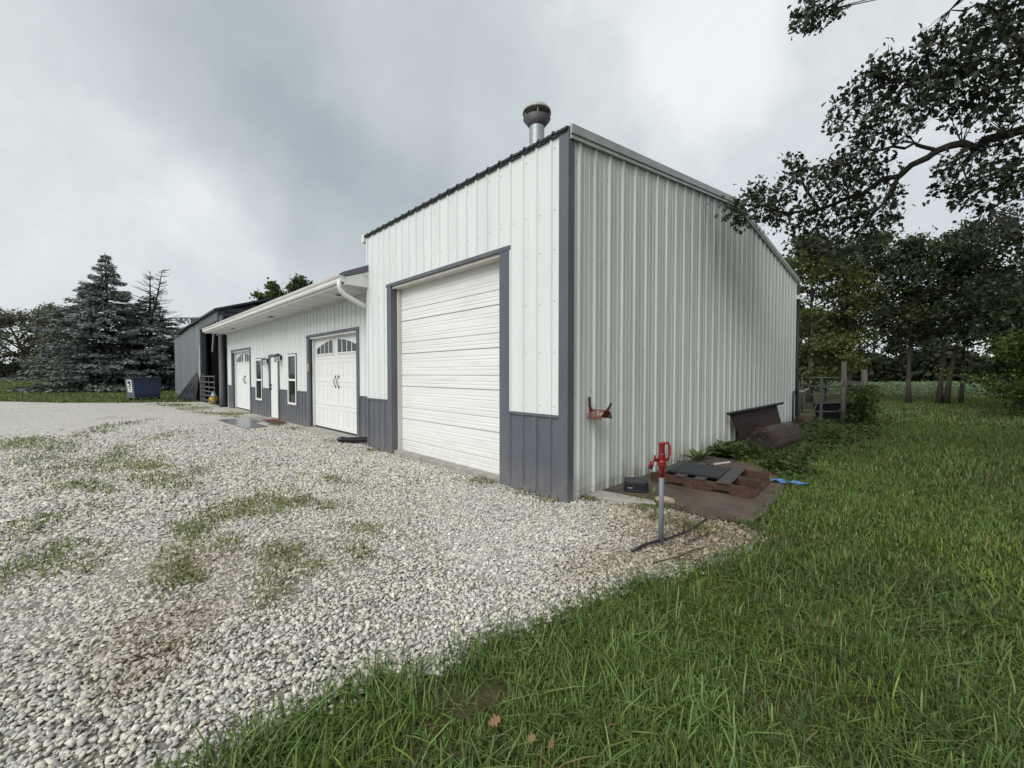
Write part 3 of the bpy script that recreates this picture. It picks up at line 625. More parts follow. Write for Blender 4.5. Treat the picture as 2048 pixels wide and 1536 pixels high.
def carriage_door(O, D, hinge_z=0.07, style=0):
    xa, xb, top = O
    # casing
    for s in (0, 1):
        t = MB()
        if s == 0: t.prism([(D[0], -0.026), (xa, -0.026), (xa, 0.07), (xa - 0.012, 0.07), (xa - 0.012, -0.012), (D[0], -0.012)], 'z', 0.0, top)
        else: t.prism([(D[1], -0.026), (xb, -0.026), (xb, 0.07), (xb + 0.012, 0.07), (xb + 0.012, -0.012), (D[1], -0.012)], 'z', 0.0, top)
        t.build('door_jamb_trim', 'charcoal_steel', LG)
    t = MB(); t.box((D[0] - 0.02, -0.032, top + 0.002), (D[1] + 0.02, 0.005, D[2])); t.build('door_head_trim', 'charcoal_steel', LG)
    t = MB(); t.box((xa, 0.006, top - 0.045), (xb, 0.15, top)); t.build('door_head_lining', 'soffit_white', LG)
    t = MB(); t.box((xa - 0.01, 0.072, 0.05), (xa + 0.05, 0.14, top - 0.047)); t.build('door_jamb_lining', 'soffit_white', LG)
    t = MB(); t.box((xa - 0.01, 0.155, 0.03), (xb + 0.01, 0.18, top)); door = t.build('carriage_door', 'door_white', LG)
    w = xb - xa; H = top - hinge_z; sh = H / 4
    for k in range(4):
        z0 = hinge_z + k * sh; z1 = z0 + sh - 0.006
        t = MB()
        t.box((xa + 0.05, 0.142, z0), (xb, 0.154, z1))
        if k < 3:
            # two groups of four recessed fields
            g0 = [xa + 0.05 + w * 0.08, xa + w * 0.53]; gw = w * 0.385
            yb, yf = 0.142, 0.135
            t.box((xa + 0.05, yf, z0), (xb, yb, z0 + sh * 0.16)); t.box((xa + 0.05, yf, z1 - sh * 0.16), (xb, yb, z1))
            za, zb = z0 + sh * 0.16, z1 - sh * 0.16
            st = [xa + 0.05]
            for g in g0:
                fw_ = gw / 4
                for q in range(4):
                    st += [g + q * fw_ + 0.018, g + (q + 1) * fw_ - 0.018]
            st.append(xb)
            for q in range(0, len(st), 2): t.box((st[q], yf, za), (st[q + 1], yb, zb))
        so_ = t.build('door_section', 'door_white', door)
        if k == 3:
            g0 = [xa + 0.05 + w * 0.06, xa + w * 0.54]; gw = w * 0.37
            cxm = (g0[0] + g0[1] + gw) / 2
            zb0 = z0 + sh * 0.24; arch = lambda x_: z0 + sh * (0.80 - 0.42 * ((x_ - cxm) / (w * 0.47)) ** 2)
            for g in g0:
                t = MB(); f0, f1 = g - 0.05, g + gw + 0.05
                n_ = 9; xs_ = [f0 + (f1 - f0) * i / n_ for i in range(n_ + 1)]
                t.prism([(f0, zb0 - 0.06)] + [(f1, zb0 - 0.06)] + [(x_, arch(x_) + 0.055) for x_ in xs_[::-1]], 'y', 0.128, 0.1415); t.build('window_surround', 'door_white', door)
                fw_ = gw / 4
                for q in range(4):
                    a, b = g + q * fw_ + 0.02, g + (q + 1) * fw_ - 0.02
                    t = MB(); t.prism([(a, zb0), (b, zb0), (b, arch(b)), ((a + b) / 2, arch((a + b) / 2)), (a, arch(a))], 'y', 0.1225, 0.1275); t.build('window_pane', 'door_glass', door)
                    # muntin lips round each pane
                for q in range(5):
                    a = g + q * fw_; t = MB(); t.box((a - 0.014, 0.112, zb0 - 0.01), (a + 0.014, 0.1275, arch(a) + 0.01)); t.build('muntin', 'door_white', door)
                t = MB(); t.box((g - 0.02, 0.114, zb0 - 0.03), (g + gw + 0.02, 0.1275, zb0 - 0.002)); t.build('muntin', 'door_white', door)
    # pair of curved handles
    cx_ = xa + 0.05 + w * 0.5; zc_ = hinge_z + sh * 2 - 0.06 + sh * 0.12
    for s in (-1, 1):
        t = MB(); pts = []
        for i in range(11):
            a = i / 10; pts.append((cx_ + s * 0.09, 0.125 - 0.045 * math.sin(PI * a), zc_ - 0.13 + 0.26 * a))
        t.tube(pts, [0.012] + [0.009] * 9 + [0.012], 8)
        t.box((cx_ + s * 0.09 - 0.02, 0.12, zc_ - 0.16), (cx_ + s * 0.09 + 0.02, 0.1345, zc_ - 0.11)); t.box((cx_ + s * 0.09 - 0.02, 0.12, zc_ + 0.11), (cx_ + s * 0.09 + 0.02, 0.1345, zc_ + 0.16))
        t.build('door_handle', 'black_metal', door, smooth=False)
    t = MB(); t.box((xa, 0.12, 0.035), (xb, 0.18, hinge_z - 0.004)); t.build('bottom_seal', 'black_metal', door)
carriage_door(O2, d2); carriage_door(O1, d1)
for (O) in (O2, O1):
    t = MB(); t.box((O[0] - 0.02, -0.42, -0.05), (O[1] + 0.02, 0.34, 0.03)); so2 = t.build('door_apron', 'concrete', bevel=0.008); so2.matrix_world = Matrix.Translation((XL, 0.3, 0)) @ Matrix.Rotation(math.radians(1.324), 4, 'Z'); struct(so2)

def window(xa, xb, za, zb):
    t = MB(); t.box((xa, -0.030, za), (xa + 0.055, 0.03, zb)); t.box((xb - 0.055, -0.030, za), (xb, 0.03, zb)); t.box((xa + 0.055, -0.030, zb - 0.055), (xb - 0.055, 0.03, zb)); t.box((xa + 0.055, -0.030, za), (xb - 0.055, 0.03, za + 0.055))
    w = t.build('window', 'door_white', LG, bevel=0.004)
    mz = (za + zb) / 2 - 0.01
    t = MB(); t.box((xa + 0.056, -0.022, mz - 0.03), (xb - 0.056, 0.01, mz + 0.03)); t.build('meeting_rail', 'door_white', w)
    t = MB(); t.box((xa + 0.056, 0.004, mz + 0.031), (xb - 0.056, 0.01, zb - 0.056)); t.build('pane', 'window_glass', w)
    t = MB(); i0, i1, j0, j1 = xa + 0.056, xb - 0.056, za + 0.056, mz - 0.031
    t.box((i0, -0.004, j0), (i0 + 0.03, 0.012, j1)); t.box((i1 - 0.03, -0.004, j0), (i1, 0.012, j1)); t.box((i0 + 0.03, -0.004, j0), (i1 - 0.03, 0.012, j0 + 0.035)); t.build('sash_frame', 'cap_dark', w)
    t = MB(); t.box((i0 + 0.031, 0.014, j0 + 0.036), (i1 - 0.031, 0.02, j1)); t.build('pane', 'window_glass', w)
    t = MB(); t.box((xb + 0.001, -0.02, za - 0.03), (xb + 0.028, 0.0, zb + 0.03)); t.box((xa, -0.02, za - 0.03), (xb, 0.0, za - 0.001)); t.box((xa, -0.02, zb + 0.001), (xb, 0.0, zb + 0.03)); t.build('window_trim', 'charcoal_steel', w)
window(-5.83, -5.09, 0.57, 2.08); window(-9.36, -8.58, 0.55, 2.03)
# walk door
t = MB(); t.box((-7.74, -0.03, 0.02), (-7.60, 0.06, 2.06)); t.box((-6.78, -0.03, 0.02), (-6.66, 0.06, 2.06)); t.box((-7.74, -0.032, 2.062), (-6.66, 0.06, 2.14)); wd_ = t.build('walk_door', 'charcoal_steel', LG)
t = MB(); t.box((-7.598, 0.0, 0.05), (-6.782, 0.045, 2.058)); t.build('door_leaf', 'door_white', wd_, bevel=0.004)
for z in (1.0, 1.12):
    mm_ = MB(); mm_.lathe([(0.0, -0.07), (0.025, -0.065), (0.03, -0.045), (0.012, -0.03), (0.012, -0.012), (0.032, -0.008), (0.032, 0.0)], (0, 0, 0), 14)
    t = MB(); M = Matrix.Translation((-7.54, 0.0, z)) @ Matrix.Rotation(-PI / 2, 4, 'X'); t.add([M @ Vector(v) for v in mm_.v], mm_.f); t.build('door_knob', 'black_metal', wd_, smooth=True)
t = MB(); t.box((-7.60, -0.10, 0.0), (-6.78, 0.06, 0.05)); t.build('door_sill', 'concrete', wd_)
# keypad
t = MB(); t.box((-4.02 - 0.10, -0.05, 1.56), (-4.02 - 0.0, -0.027, 1.78)); t.build('keypad', 'keypad', LG, bevel=0.006)
# lanterns
def lantern(x, z):
    t = MB(); t.box((x - 0.045, -0.04, z - 0.07), (x + 0.045, -0.016, z + 0.09)); b = t.build('wall_lantern', 'black_metal', LG, bevel=0.005)
    t = MB(); cy_ = -0.135; w = 0.07
    t.tube([(x, -0.035, z + 0.05), (x, -0.08, z + 0.13), (x, cy_, z + 0.13)], 0.010)
    t.add([(x - w, cy_ - w, z + 0.05), (x + w, cy_ - w, z + 0.05), (x + w, cy_ + w, z + 0.05), (x - w, cy_ + w, z + 0.05), (x, cy_, z + 0.115)], [(0, 1, 4), (1, 2, 4), (2, 3, 4), (3, 0, 4), (3, 2, 1, 0)])
    for sx in (-1, 1):
        for sy in (-1, 1): t.tube([(x + sx * w * .85, cy_ + sy * w * .85, z + 0.05), (x + sx * w * .8, cy_ + sy * w * .8, z - 0.12)], 0.007, 6)
    t.box((x - w * .9, cy_ - w * .9, z - 0.135), (x + w * .9, cy_ + w * .9, z - 0.12)); t.build('lamp_frame', 'black_metal', b)
    t = MB(); t.box((x - w * .72, cy_ - w * .72, z - 0.118), (x + w * .72, cy_ + w * .72, z + 0.048)); t.build('lamp_glass', 'clear_glass', b)
    t = MB(); t.lathe([(0.0, -0.04), (0.022, -0.03), (0.026, 0.0), (0.015, 0.04), (0.012, 0.06)], (x, cy_, z - 0.04), 10); t.build('bulb', 'lamp_white', b, smooth=True)
lantern(-7.84, 1.92); lantern(-6.42, 2.0)
# soffit boards
OH = 0.76; x1 = 0.03; k = 0
sf = MB(); sf.box((LX - 0.2, -OH + 0.01, SZ + 0.012), (0.03, -0.014, SZ + 0.03)); sof = sf.build('soffit', 'soffit_white_b', LG)
while x1 > LX - 0.19:
    x0 = max(LX - 0.2, x1 - 0.40)
    t = MB(); t.box((x0 + 0.005, -OH + 0.012, SZ - 0.002 - 0.004 * (k % 2)), (x1 - 0.003, -0.016, SZ + 0.011)); t.build('soffit_board', 'soffit_white' if k % 2 else 'soffit_white_b', sof)
    x1 = x0; k += 1
for xv in (-1.1, -6.2, -11.0):
    t = MB(); t.box((xv - 0.18, -0.42, SZ - 0.014), (xv + 0.18, -0.30, SZ - 0.007)); t.build('soffit_vent', 'cap_dark', sof)
t = MB(); t.box((LX, -0.045, SZ - 0.05), (-0.005, -0.014, SZ - 0.008)); t.build('soffit_trim', 'soffit_white_b', LG)
# fascia and K-style gutter
t = MB(); t.box((LX - 0.2, -OH - 0.02, SZ - 0.02), (0.035, -OH + 0.008, SZ + 0.20)); t.build('fascia', 'gutter_white', LG)
gp = [(-OH - 0.022, SZ + 0.03), (-OH - 0.085, SZ + 0.03), (-OH - 0.10, SZ + 0.07), (-OH - 0.085, SZ + 0.10), (-OH - 0.12, SZ + 0.135), (-OH - 0.135, SZ + 0.175), (-OH - 0.125, SZ + 0.18), (-OH - 0.105, SZ + 0.14), (-OH - 0.03, SZ + 0.14), (-OH - 0.022, SZ + 0.18)]
t = MB(); t.prism(gp, 'x', LX - 0.22, 0.02); gut = t.build('gutter', 'gutter_white', LG)
t = MB(); t.prism(gp, 'x', 0.021, 0.032); t.build('gutter_end_cap', 'gutter_white', gut)
# downspout: elbow back to the wall, hidden behind the tall garage corner
t = MB(); pts = [(-0.08, -OH - 0.07, SZ + 0.06), (-0.08, -OH - 0.07, SZ - 0.06), (-0.08, -OH - 0.05, SZ - 0.13), (-0.08, -OH + 0.03, SZ - 0.20), (-0.08, -0.18, SZ - 0.44), (-0.08, -0.12, SZ - 0.50), (-0.08, -0.10, SZ - 0.62), (-0.08, -0.10, 0.14)]
t.tube(pts, 0.05, 10); t.build('downspout', 'gutter_white', LG, smooth=True)
# roof
LS = 0.43; LRY = 4.1; ez = SZ + 0.19
t = MB(); t.add([(LX - 0.22, -OH - 0.03, ez), (0.03, -OH - 0.03, ez), (0.03, LRY, ez + LS * (LRY + OH + 0.03)), (LX - 0.22, LRY, ez + LS * (LRY + OH + 0.03)), (0.03, 9.0, ez), (LX - 0.22, 9.0, ez)], [(0, 1, 2, 3), (3, 2, 4, 5)]); lro = t.build('roof', 'roof_steel', LG)
lrib = lambda a, b: rib_profile(a, b, [-0.02 - RB * k for k in range(63)], 0.06, 0.022, 0.024)
x1 = 0.04
while x1 > LX - 0.24:
    x0 = max(LX - 0.25, x1 - 4 * RB); m = MB(); pts = lrib(x0, x1)
    for i in range(len(pts) - 1):
        (p0, e0), (p1, e1) = pts[i], pts[i + 1]; ya, yb = -OH - 0.055, LRY; za, zb = ez + 0.012 - 0.025 * LS, ez + 0.012 + LS * (LRY + OH + 0.03)
        m.add([(p0, ya, za + e0), (p1, ya, za + e1), (p1, yb, zb + e1), (p0, yb, zb + e0)], [(0, 1, 2, 3)])
        m.add([(p0, ya, za + e0 - 0.02), (p1, ya, za + e1 - 0.02), (p1, ya, za + e1), (p0, ya, za + e0)], [(0, 1, 2, 3)])
    m.build('roof_panel', 'roof_steel', lro)
    if x0 <= LX - 0.249: break
    x1 = x0
# right-hand return: white end board and dark rake flashing
zt = lambda y: ez + LS * (y + OH + 0.03)
t = MB(); t.prism([(-OH - 0.0, SZ - 0.015), (-0.02, SZ - 0.09 + 0.07), (0.26, SZ - 0.02), (0.26, zt(0.26) - 0.13), (-OH, zt(-OH) - 0.075)], 'x', 0.036, 0.052); t.build('end_board', 'gutter_white', LG)
t = MB(); t.prism([(-OH - 0.06, zt(-OH - 0.06) - 0.055), (0.27, zt(0.27) - 0.125), (0.27, zt(0.27) + 0.04), (-OH - 0.06, zt(-OH - 0.06) + 0.035)], 'x', 0.045, 0.062); t.build('rake_flashing', 'charcoal_steel', LG)

# wet pavers, doormat at the walk door
def flat_slab(name, quad, z0, z1, m_, bev=0.006):
    t = MB(); t.prism(quad, 'z', z0, z1); return t.build(name, m_, bevel=bev)
pv = [[(-13.1, -1.30), (-11.55, -1.25), (-11.6, -0.45), (-13.15, -0.5)], [(-11.5, -1.24), (-10.1, -1.15), (-10.15, -0.62), (-11.55, -0.65)], [(-13.2, -0.44), (-12.1, -0.42), (-12.15, 0.02), (-13.2, 0.0)], [(-12.05, -0.42), (-11.3, -0.40), (-11.3, 0.0), (-12.1, 0.0)]]
for i, q in enumerate(pv):
    o = flat_slab('paving_slab', q, -0.01, 0.028, 'wet_paver' if i < 2 else 'paver'); o['kind'] = 'structure'
tag(flat_slab('doormat', [(-12.9 + 1.0, -0.36), (-11.0 + 0.3, -0.32), (-11.0 + 0.3, 0.03), (-12.9 + 1.0, 0.0)], 0.029, 0.045, 'doormat'), 'dark red doormat on the paving before the walk door', 'doormat')

# ------------------------------------------------------------------ POLE BARN
PBn = thing('pole_barn', 'dark pole barn with weathered grey metal front and open bay', 'barn', (-19.5, -0.25, 0))
def L2(p): return (p[0] + 19.5, p[1] + 0.25, p[2])
BX0, BX1, BYF, BYB, BE, BR = -37.0, -19.5, -0.25, 9.0, 4.32, 5.85
rY = (BYF + BYB) / 2
eave = lambda x: BE - 0.10 * math.exp(-((x + 33.5) / 2.5) ** 2)
grib = [-24.75 - 0.62 * k for k in range(21)]
bw = MB(); bw.box(L2((-37, 0.0, 0)), L2((-24.7, 0.06, 4.05))); bwall = bw.build('front_wall', 'barn_dark', PBn)
xx = -24.66
while xx > BX0:
    x0 = max(BX0, xx - 0.9); pts = rib_profile(x0, xx, [-24.66 - 0.18 * k for k in range(70)], 0.10, 0.03, 0.018)
    m = MB()
    for i in range(len(pts) - 1):
        (a, e0), (b, e1) = pts[i], pts[i + 1]
        m.add([L2((a, BYF - e0, 0.02)), L2((b, BYF - e1, 0.02)), L2((b, BYF - e1, eave(b) - 0.02)), L2((a, BYF - e0, eave(a) - 0.02))], [(0, 1, 2, 3)])
    m.build('panel', 'galv_sheet', bwall); xx = x0
# torn white edge board beside the bay
t = MB(); t.prism([(-24.98 + 19.5, 1.05), (-24.72 + 19.5, 1.05), (-24.66 + 19.5, 3.1), (-24.80 + 19.5, 2.9), (-24.86 + 19.5, 2.2)], 'y', -0.045, -0.02); t.build('edge_board', 'old_wood_white', PBn)
t = MB(); t.box(L2((-24.655, -0.25, 0)), L2((-24.50, -0.05, 4.0))); t.build('post', 'barn_dark', PBn)
t = MB(); pts = [L2((-19.42 + 0.03 * math.sin(z * 1.7), -0.16, z)) for z in np.linspace(0, 4.1, 9)]; t.tube(pts, [0.13, 0.125, 0.12, 0.12, 0.115, 0.11, 0.11, 0.105, 0.10], 10); t.build('post', 'barn_grey', PBn, smooth=True)
t = MB(); t.box(L2((-24.7, -0.31, 3.86)), L2((-19.35, -0.26, BE))); t.build('header', 'barn_grey', PBn)
t = MB(); t.tube([L2((-20.7, -0.2, 3.95)), L2((-20.2, -0.38, 2.5))], 0.05, 6); t.build('knee_brace', 'barn_grey', PBn)
# right gable end (dark boards laid level)
gz = lambda y: BE + (BR - BE) * (1 - abs(y - rY) / (rY - BYF))
t = MB(); t.add([L2((-19.55, BYF + 0.2, 0.0)), L2((-19.55, BYB, 0.0)), L2((-19.55, BYB, BE)), L2((-19.55, rY, BR)), L2((-19.55, BYF + 0.2, BE))], [(0, 1, 2, 3, 4)]); gend = t.build('gable_end', 'barn_dark', PBn)
for k in range(14):
    z = 2.7 + 0.23 * k
    ya = BYF + 0.12 if z < BE else BYF + (z + 0.2 - BE) / (BR - BE) * (rY - BYF)
    yb = BYB - 0.05 if z < BE else BYB - (z + 0.2 - BE) / (BR - BE) * (rY - BYF)
    if yb - ya < 0.3: break
    t = MB(); t.box(L2((-19.545, ya, z)), L2((-19.50, yb, z + 0.17))); t.build('board', 'barn_grey', gend)
t = MB(); t.box(L2((-19.60, -0.315, 3.2)), L2((-19.44, -0.02, BE))); t.build('corner_board', 'barn_grey', PBn)
# dark interior shell
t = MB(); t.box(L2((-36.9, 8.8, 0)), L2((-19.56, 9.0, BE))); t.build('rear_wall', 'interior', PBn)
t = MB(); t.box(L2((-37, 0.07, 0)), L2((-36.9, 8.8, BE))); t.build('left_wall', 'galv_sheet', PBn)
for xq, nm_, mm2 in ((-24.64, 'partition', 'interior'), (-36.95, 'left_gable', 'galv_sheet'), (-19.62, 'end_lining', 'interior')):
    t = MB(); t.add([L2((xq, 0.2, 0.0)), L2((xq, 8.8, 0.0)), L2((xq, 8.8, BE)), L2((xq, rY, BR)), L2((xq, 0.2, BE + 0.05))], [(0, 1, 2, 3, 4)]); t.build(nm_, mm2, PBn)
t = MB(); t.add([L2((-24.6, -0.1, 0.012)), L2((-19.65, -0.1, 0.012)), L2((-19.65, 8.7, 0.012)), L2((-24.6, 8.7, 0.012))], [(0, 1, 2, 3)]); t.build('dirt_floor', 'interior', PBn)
m = MB(); n_ = 18; vs = []; fs = []
for i in range(n_ + 1):
    x_ = BX0 - 0.1 + (BX1 - BX0 + 0.35) * i / n_
    vs += [L2((x_, BYF - 0.18, eave(x_) - 0.03)), L2((x_, rY, BR + 0.02)), L2((x_, BYB + 0.15, BE - 0.03)), L2((x_, BYF - 0.18, eave(x_) + 0.06)), L2((x_, rY, BR + 0.12)), L2((x_, BYB + 0.15, BE + 0.06))]
for i in range(n_):
    a, b = i * 6, i * 6 + 6
    fs += [(a + 3, b + 3, b + 4, a + 4), (a + 4, b + 4, b + 5, a + 5), (a, a + 1, b + 1, b), (a + 1, a + 2, b + 2, b + 1), (a, b, b + 3, a + 3)]
fs += [(0, 3, 4, 1), (1, 4, 5, 2), (n_ * 6, n_ * 6 + 1, n_ * 6 + 4, n_ * 6 + 3), (n_ * 6 + 1, n_ * 6 + 2, n_ * 6 + 5, n_ * 6 + 4)]
m.add(vs, fs); m.build('roof', 'roof_steel', PBn)

# tube gate in the bay
bg_ = thing('tube_gate', 'grey six-rail tube gate across the open barn bay', 'gate', (-24.4, -0.30, 0))
for z in (0.18, 0.42, 0.62, 0.84, 1.08, 1.36):
    t = MB(); t.tube([(0.05, 0, z), (4.2, 0, z + 0.01)], 0.03, 8); t.build('rail', 'gate_grey', bg_, smooth=True)
for x_ in (0.05, 1.4, 2.8, 4.2):
    t = MB(); t.box((x_ - 0.03, -0.045, 0.12), (x_ + 0.03, -0.031, 1.42)); t.build('upright', 'gate_grey', bg_)
t = MB(); t.box((0.35, 0.03, 0.05), (0.62, 0.09, 1.5)); t.build('ladder_board', 'old_wood', bg_)
# yellow and white jug behind the gate
jg = thing('feed_jug', 'yellow and white jug on the ground behind the barn gate', 'jug', (-22.3, -0.05, 0))
t = MB(); t.lathe([(0.0, 0.02), (0.2, 0.02), (0.23, 0.1), (0.21, 0.30), (0.14, 0.36)], (0, 0, 0), 14); t.build('body', 'yellow', jg, smooth=True)
t = MB(); t.lathe([(0.16, 0.34), (0.13, 0.42), (0.02, 0.62), (0.0, 0.62)], (-0.06, 0, 0), 12); t.build('top', 'sign_white', jg, smooth=True)
# leaning dark boards
for k in range(7):
    xb = -27.3 + 0.38 * k; xt = -25.95 + 0.16 * k
    t = MB(); b = Vector((xb, -1.10 + 0.09 * k, 0.0)); tp = Vector((xt, -0.30 - 0.02 * k, 1.52 - 0.05 * (k % 3) - 0.04 * k))
    d = (tp - b).normalized(); w = Vector((1, 0.1, 0)); w = (w - d * w.dot(d)).normalized() * (0.16 + 0.02 * (k % 2)); nn = d.cross(w).normalized() * 0.02
    c = [b - w, b + w, tp + w, tp - w]; off = nn * (0.5 * k)
    t.add([p + off for p in c] + [p + off + nn for p in c], [(0, 1, 2, 3), (7, 6, 5, 4), (0, 4, 5, 1), (1, 5, 6, 2), (2, 6, 7, 3), (3, 7, 4, 0)])
    o = t.build('leaning_board', 'dark_board'); tag(o, ('leftmost black board, lowest slanted, of the fan leaning on the barn', 'second black board from the left in the fan on the barn', 'third black board from the left in the fan on the barn', 'middle black board of the fan leaning on the barn', 'third black board from the right in the fan on the barn', 'second black board from the right in the fan on the barn', 'rightmost steepest black board of the fan beside the barn bay')[k], 'board', 'black boards leaning on the barn')

# dumpster
dp = thing('dumpster', 'blue steel dumpster with black lid and white sign at grass edge', 'dumpster', (-28.2, -2.45, 0), math.radians(13))
dp.scale = (0.84, 0.84, 1.0)
dq = [(-0.95, 0.16), (0.95, 0.16), (1.05, 1.42), (-1.05, 1.28)]
# long side faces the camera's left; local x toward the barn depth, local y along front
t = MB(); t.add([(-0.75, -0.62, 0.16), (0.75, -0.62, 0.16), (0.75, 0.70, 0.16), (-0.75, 0.70, 0.16), (-0.78, -0.72, 1.22), (0.78, -0.72, 1.22), (0.78, 0.76, 1.22), (-0.78, 0.76, 1.22)], [(0, 3, 2, 1), (4, 5, 6, 7), (0, 1, 5, 4), (1, 2, 6, 5), (2, 3, 7, 6), (3, 0, 4, 7)]); t.build('body', 'dumpster_blue', dp, bevel=0.02)
t = MB(); t.box((-0.82, -0.80, 1.22), (0.84, 0.82, 1.27)); t.build('lid', 'black_plastic', dp, bevel=0.015)
for z in (0.34, 1.12):
    f_ = (z - 0.16) / 1.06
    t = MB(); t.box((0.752 + 0.03 * f_, -0.60 - 0.10 * f_, z), (0.79 + 0.03 * f_, 0.69 + 0.06 * f_, z + 0.06)); t.build('rail', 'dumpster_blue', dp)
for (x_, y_) in ((-0.7, -0.45), (0.7, -0.45), (-0.7, 0.62), (0.7, 0.62)):
    mm_ = MB(); mm_.lathe([(0.0, -0.035), (0.08, -0.035), (0.085, 0), (0.08, 0.035), (0, 0.035)], (0, 0, 0), 14); M = Matrix.Translation((x_, y_, 0.088)) @ Matrix.Rotation(PI / 2, 4, 'Y')
    t = MB(); t.add([M @ Vector(v) for v in mm_.v], mm_.f); t.box((x_ - 0.05, y_ - 0.05, 0.12), (x_ + 0.05, y_ + 0.05, 0.17)); t.build('wheel', 'black_plastic', dp)
def on_side(u, v, off=0.0):   # slanted -y face: u across x, v in 0..1 height
    y0 = -0.62 - 0.10 * v - off; return (u * (0.75 + 0.03 * v), y0, 0.16 + 1.06 * v)
t = MB(); t.add([on_side(-1, 0, .004), on_side(1, 0, .004), on_side(1, 1, .004), on_side(-1, 1, .004)], [(0, 1, 2, 3)]); t.build('end_panel', 'dumpster_side', dp)
t = MB(); t.add([on_side(-0.5, .3, .012), on_side(0.62, .3, .012), on_side(0.62, .95, .012), on_side(-0.5, .95, .012)], [(0, 1, 2, 3)]); sg = t.build('sign', 'sign_white', dp)
t = MB()
for (u0, u1, v0, v1) in ((-0.3, 0.0, .74, .90), (0.05, 0.4, .66, .88), (-0.35, 0.35, .58, .63), (-0.1, 0.3, .46, .54), (-0.35, 0.45, .36, .39)):
    t.add([on_side(u0, v0, .018), on_side(u1, v0, .018), on_side(u1, v1, .018), on_side(u0, v1, .018)], [(0, 1, 2, 3)])
t.build('sign_print', 'black_metal', sg)

# ------------------------------------------------------------------ small things by the side wall
# yard hydrant
yh = thing('yard_hydrant', 'red yard hydrant on a galvanised pipe in the gravel', 'hydrant', (1.30, -0.33, 0))
t = MB(); t.tube([(0, 0, -0.05), (0, 0, 0.72)], 0.022, 14); pipe = t.build('standpipe', 'pipe_grey', yh, smooth=True)
t = MB(); t.lathe([(0.0225, 0.60), (0.024, 0.60), (0.024, 0.70)], (0, 0, 0), 14); t.build('paint_overspray', 'red_paint', pipe, smooth=True)
t = MB(); t.lathe([(0.0, 0.69), (0.03, 0.69), (0.036, 0.70), (0.036, 0.735), (0.028, 0.75), (0.03, 0.78), (0.03, 0.80), (0.026, 0.81), (0.026, 0.885), (0.03, 0.89), (0.03, 0.90), (0.0, 0.905)], (0, 0, 0), 16); t.build('head', 'red_paint', yh, smooth=False, bevel=0.003)
rr = Vector((RIGHT[0], RIGHT[1], 0))
t = MB(); t.tube([tuple(rr * 0.02 + Vector((0, 0, 0.745))), tuple(rr * 0.055 + Vector((0, 0, 0.76))), tuple(rr * 0.068 + Vector((0, 0, 0.80))), tuple(rr * 0.066 + Vector((0, 0, 0.87))), tuple(rr * 0.055 + Vector((0, 0, 0.90))), tuple(rr * 0.01 + Vector((0, 0, 0.895)))], [0.012, 0.014, 0.013, 0.013, 0.012, 0.012], 8); t.build('handle', 'red_paint', yh, smooth=True)
t = MB(); t.tube([tuple(-rr * 0.015 + Vector((0, 0, 0.745))), tuple(-rr * 0.06 + Vector((0, 0, 0.752))), tuple(-rr * 0.085 + Vector((0, 0, 0.725))), tuple(-rr * 0.095 + Vector((0, 0, 0.69)))], [0.016, 0.018, 0.021, 0.019], 10); spt = t.build('spout', 'red_paint', yh, smooth=True)
t = MB(); t.tube([tuple(-rr * 0.0955 + Vector((0, 0, 0.692))), tuple(-rr * 0.099 + Vector((0, 0, 0.672)))], 0.0185, 10); t.build('spout_thread', 'black_metal', spt)
t = MB(); t.tube([tuple(-rr * 0.06 + Vector((0, 0, 0.765))), tuple(-rr * 0.06 + Vector((0, 0, 0.79)))], 0.008, 8); t.build('set_screw', 'red_paint', yh)
# black box
bb = thing('utility_box', 'black plastic lidded box on gravel beside the white wall', 'box', (0.33, 0.98, 0.03), math.radians(30))
def rrect(w, d, r, n=5):
    o = []
    for (cx_, cy_, a0) in ((w - r, d - r, 0), (-w + r, d - r, 90), (-w + r, -d + r, 180), (w - r, -d + r, 270)):
        for i in range(n + 1): a = math.radians(a0 + 90 * i / n); o.append((cx_ + r * math.cos(a), cy_ + r * math.sin(a)))
    return o
t = MB(); t.prism(rrect(0.145, 0.12, 0.05), 'z', 0.03, 0.12); t.build('body', 'black_plastic', bb, bevel=0.006)
t = MB(); t.prism(rrect(0.152, 0.127, 0.055), 'z', 0.0, 0.03); t.build('base', 'black_plastic', bb, bevel=0.004)
t = MB(); t.prism(rrect(0.148, 0.123, 0.052), 'z', 0.121, 0.135); t.build('lid', 'rubber', bb, bevel=0.005)
t = MB(); t.box((-0.1, -0.1235, 0.05), (-0.045, -0.1205, 0.06)); t.build('maker_plate', 'keypad', bb)
# pallet
PLT = thing('pallet', 'brown wooden pallet with missing boards on the wet concrete pad', 'pallet', (0.80, 2.02, 0.032), 0.0)
pl_a = Vector((1.40, 1.52)); pl_l = Vector((0.12, 1.42)); dl = (pl_l - pl_a); Lx = 1.26; ux = Vector((0.985, 0.172, 0)).normalized()
PLT.location = (1.44 - 1.22 * 0.98, 1.52, 0.032)
PLT.rotation_euler = (0, 0, math.radians(4))
def stringer(y):
    # notched 2x4, local x 0..1.22
    z = 0.125; poly = [(0, 0), (0.20, 0)] + [(0.20 + 0.04 * 1, 0.035), (0.42, 0.035), (0.46, 0.0), (0.76, 0.0), (0.80, 0.035), (0.98, 0.035), (1.02, 0.0), (1.22, 0.0), (1.22, z), (0, z)]
    t = MB(); t.prism(poly, 'y', y, y + 0.042); t.build('stringer', 'pallet_wood', PLT, bevel=0.004)
for y in (0.0, 0.46, 0.98): stringer(y)
